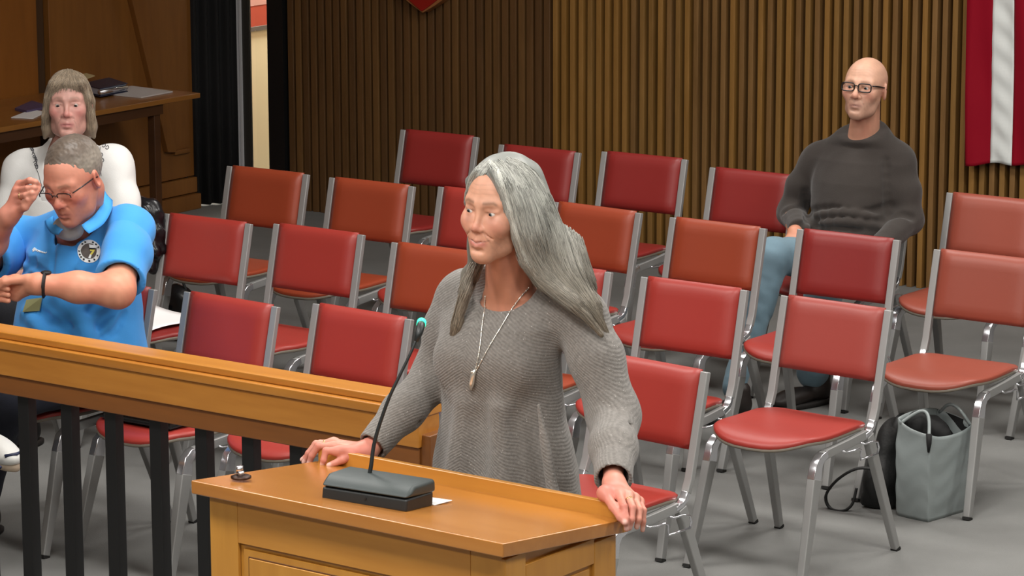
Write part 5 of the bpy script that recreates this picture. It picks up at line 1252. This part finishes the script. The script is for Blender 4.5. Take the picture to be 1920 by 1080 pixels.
# bobbed hair with a fringe
Lw = lambda *p: xf(MWw, [p])[0]
hp = [ell((0, .022, .036), (.083, .102, .090), .02), ell((0, -.098, -.020), (.052, .060, .080), .012, '-')]
for s in (-1, 1): hp += chain([(s*.048, -.058, .075), (s*.070, -.040, .02), (s*.078, -.022, -.04), (s*.080, -.008, -.085), (s*.088, .0, -.118)], [.010, .011, .012, .014, .006], .02) + chain([(s*.066, .03, .0), (s*.068, .03, -.08), (s*.066, .03, -.105)], [.026, .024, .014], .03)
hp += chain([(0, .09, .0), (0, .085, -.09)], [.04, .03], .04) + [cone((-.045, -.064, .080), (.045, -.064, .080), .014, .014, .03)]
V, Q = solid(hp, .005); V = disp(xf(MWw, V), Q, (.002, 70, 8))
hw = np_mesh('hair', V, Q, M_hairc, white, HX, np.clip(np.tile(rgbl((134, 119, 100)), (len(V), 1))*(1 + .1*wob(V, 90, 2))[:, None], 0, 1))
T_w = bvh(V, Q); T_wf = bvh(*join((V, Q), (hv, hq)))
def ash(seg, u): return np.clip(np.tile(rgbl((146, 130, 110))*(.5 + .7*u), (len(seg), 1)), 0, 1)
strands(T_w, [[(122, 132), (100, 145), (86, 175), (80, 215), (76, 252)], [(124, 132), (108, 146), (94, 172), (88, 210), (86, 250)], [(126, 132), (116, 145), (104, 160), (98, 178), (95, 200)]], 150, .0012, 6, ash, hw, HX, jit=1.5)
strands(T_wf, [[(126, 132), (112, 148), (99, 168), (93, 190), (90, 215)], [(127, 132), (118, 146), (108, 160), (101, 178)], [(128, 132), (126, 146), (121, 160), (117, 173)], [(130, 132), (134, 146), (138, 160), (138, 171)], [(132, 132), (146, 146), (154, 162), (158, 178)], [(133, 132), (150, 146), (160, 166), (165, 195), (167, 220)]], 330, .0011, 7, ash, hw, HX, jit=1.6, lift=.002)
strands(T_w, [[(130, 132), (146, 142), (158, 165), (166, 205), (168, 245)], [(132, 132), (152, 145), (167, 172), (174, 210), (176, 250)]], 120, .0012, 8, ash, hw, HX, jit=1.4)

# ================================================================== bald man in the dark sweater
DX = np.array((-5.90, 10.62, 0.))
dm = dict(lid=.0075, skin=(206, 160, 136), jaw=1.0, frown=1., nose=1.04, flush=(196, 120, 104), brow=(150, 116, 98), brow_k=.35, lip=(150, 96, 88), stubble=(140, 112, 100), wrinkle_shade=.35)
MD = head_matrix(P(1622, 166, 10.60), 10, -9, 2, 1.02)
hv, hq = solid(head_prims(dm), .003); hcol = head_col(hv, dm); hv = xf(MD, hv)
dc = P(1610, 330, 10.62)[0]; dnk = P(1620, 255, 10.65)
nv, nq = solid([cone(xf(MD, [(0, .035, -.06)])[0], dnk, .053, .060, .03), cone(xf(MD, [(0, -.02, -.09)])[0], dnk + np.array([0, -.040, -.01]), .028, .034, .04), loft([(dnk[2]-.16, dc, 10.64, .13, .09), (dnk[2]-.03, dc, 10.65, .11, .065)], .04)], .005)
shR, elR, wrR = P(1527, 304, 10.64), P(1484, 398, 10.60), P(1491, 436, 10.36)
shL, elL, wrL = P(1690, 306, 10.66), P(1704, 412, 10.62), P(1640, 470, 10.36)
h1 = solid(rest_hand(wrR, (.12, -.85, -.45), 1, .009) + [cone(wrR, elR, .027, .042, .02)], .004)
h2 = solid(rest_hand(wrL, (-.5, -1, -.2), -1, .009) + [cone(wrL, wrL*.5 + elL*.5, .027, .034, .02)], .005)
dkR, daR = P(1448, 482, 10.18), PZ(1374, 742, .09); dkL, daL = np.array((-5.74, 10.18, .54)), np.array((-5.89, 10.37, .10))
lg = [[np.array((dc - .09, 10.55, .55)), dkR, daR], [np.array((dc + .10, 10.55, .55)), dkL, daL]]
cv, cq = seated_core(np.array((dc, 10.6, .53)), .50, .96, dc, 10.64, [([shL, elL], [.045, .04]), ([shR, elR], [.045, .04])], lg)
V, Q = join((hv, hq), (nv, nq), h1, h2, (cv, cq))
bald = np_mesh('person', V, Q, M_skin, None, DX, np.concatenate([hcol, skin_col(nv, (196, 146, 122))] + [skin_col(h[0], (200, 140, 112)) for h in (h1, h2)] + [skin_col(cv, dm['skin'])]))
tag(bald, 'seated bald man with black glasses, dark brown sweater and jeans by the slatted wall', 'person')
eyes(MD, dm, bald, DX, gaze=(-.1, -.1))
glasses(MD, bald, DX, M_spec2, wlens=.050, hlens=.031, thick=.0026, z0=.001, y0=-.104)
M_swt = plain('dark_brown_sweater', (60, 55, 52), .92, bump=.3, bscale=420, var=.06, spec=.15, sheen=.2)
lv = [(.51, dc, 10.58, .180, .150), (.60, dc, 10.57, .185, .155), (.72, dc, 10.59, .180, .145), (.85, dc, 10.62, .195, .135), (.93, dc, 10.64, .190, .115), (.985, dc, 10.655, .150, .085), (1.025, dc+.006, 10.645, .110, .092), (dnk[2]+.060, dnk[0], dnk[1]-.006, .080, .086)]
dp = [loft(lv, .03)] + chain([shR + np.array([.02, 0, .012]), shR*.5 + elR*.5, elR, wrR + np.array([0, .03, .01])], [.062, .060, .053, .044], .03) + chain([shL + np.array([-.02, 0, .012]), shL*.5 + elL*.5, elL, wrL], [.062, .060, .053, .044], .03)
dp += [cone(shL, np.array([dc+.07, 10.655, 1.0]), .050, .045, .05), cone(shR, np.array([dc-.06, 10.655, 1.0]), .050, .045, .05)]
T0 = bvh(*solid(dp, .010))
dp += [half(wrR + np.array([0, .012, .004]), wrR - elR, .004, R=.09), half(P(1612, 263, 10.572), (0, -.42, 1), .008, R=.17)]
for pts, r in [([(1520, 395), (1560, 392), (1600, 400)], .009), ([(1535, 410), (1580, 408), (1640, 415)], .008), ([(1590, 405), (1640, 395), (1670, 385)], .008), ([(1510, 360), (1515, 400), (1508, 425)], .010), ([(1660, 300), (1662, 350), (1665, 400)], .008), ([(1468, 398), (1485, 388), (1505, 388)], .008), ([(1672, 408), (1690, 402), (1712, 408)], .008), ([(1530, 425), (1570, 424), (1610, 432)], .007)]:
    dp += surf_crease(T0, pts, r, .02)
for pts, r in [([(1530, 402), (1580, 398), (1640, 406)], .010), ([(1540, 418), (1590, 416), (1650, 424)], .010)]:
    dp += surf_ridge(T0, pts, r, .02, -.004)
cloth('sweater', dp, .006, M_swt, bald, DX, (.0018, 24, 1), (.0010, 60, 2))
M_jean = plain('pale_denim', (108, 134, 148), .9, bump=.25, bscale=500, var=.14, sheen=.1)
jp = [loft([(.485, dc, 10.56, .17, .15), (.62, dc, 10.56, .165, .14)], .05)] + chain([lg[0][0], dkR, daR + np.array([.0, .01, .02])], [.090, .066, .044], .03) + chain([lg[1][0], dkL, daL + np.array([0, 0, .02])], [.090, .072, .066], .03)
cloth('jeans', jp, .008, M_jean, bald, DX, (.005, 26, 4), (.002, 70, 5))
M_brn = plain('dark_brown_shoe', (38, 30, 27), .5, var=.1)
shoe(head_matrix((daR[0] - .01, daR[1] - .04, 0), -30), bald, DX, M_brn, M_bsole); shoe(head_matrix((daL[0], daL[1] - .04, 0), -20), bald, DX, M_brn, M_bsole)
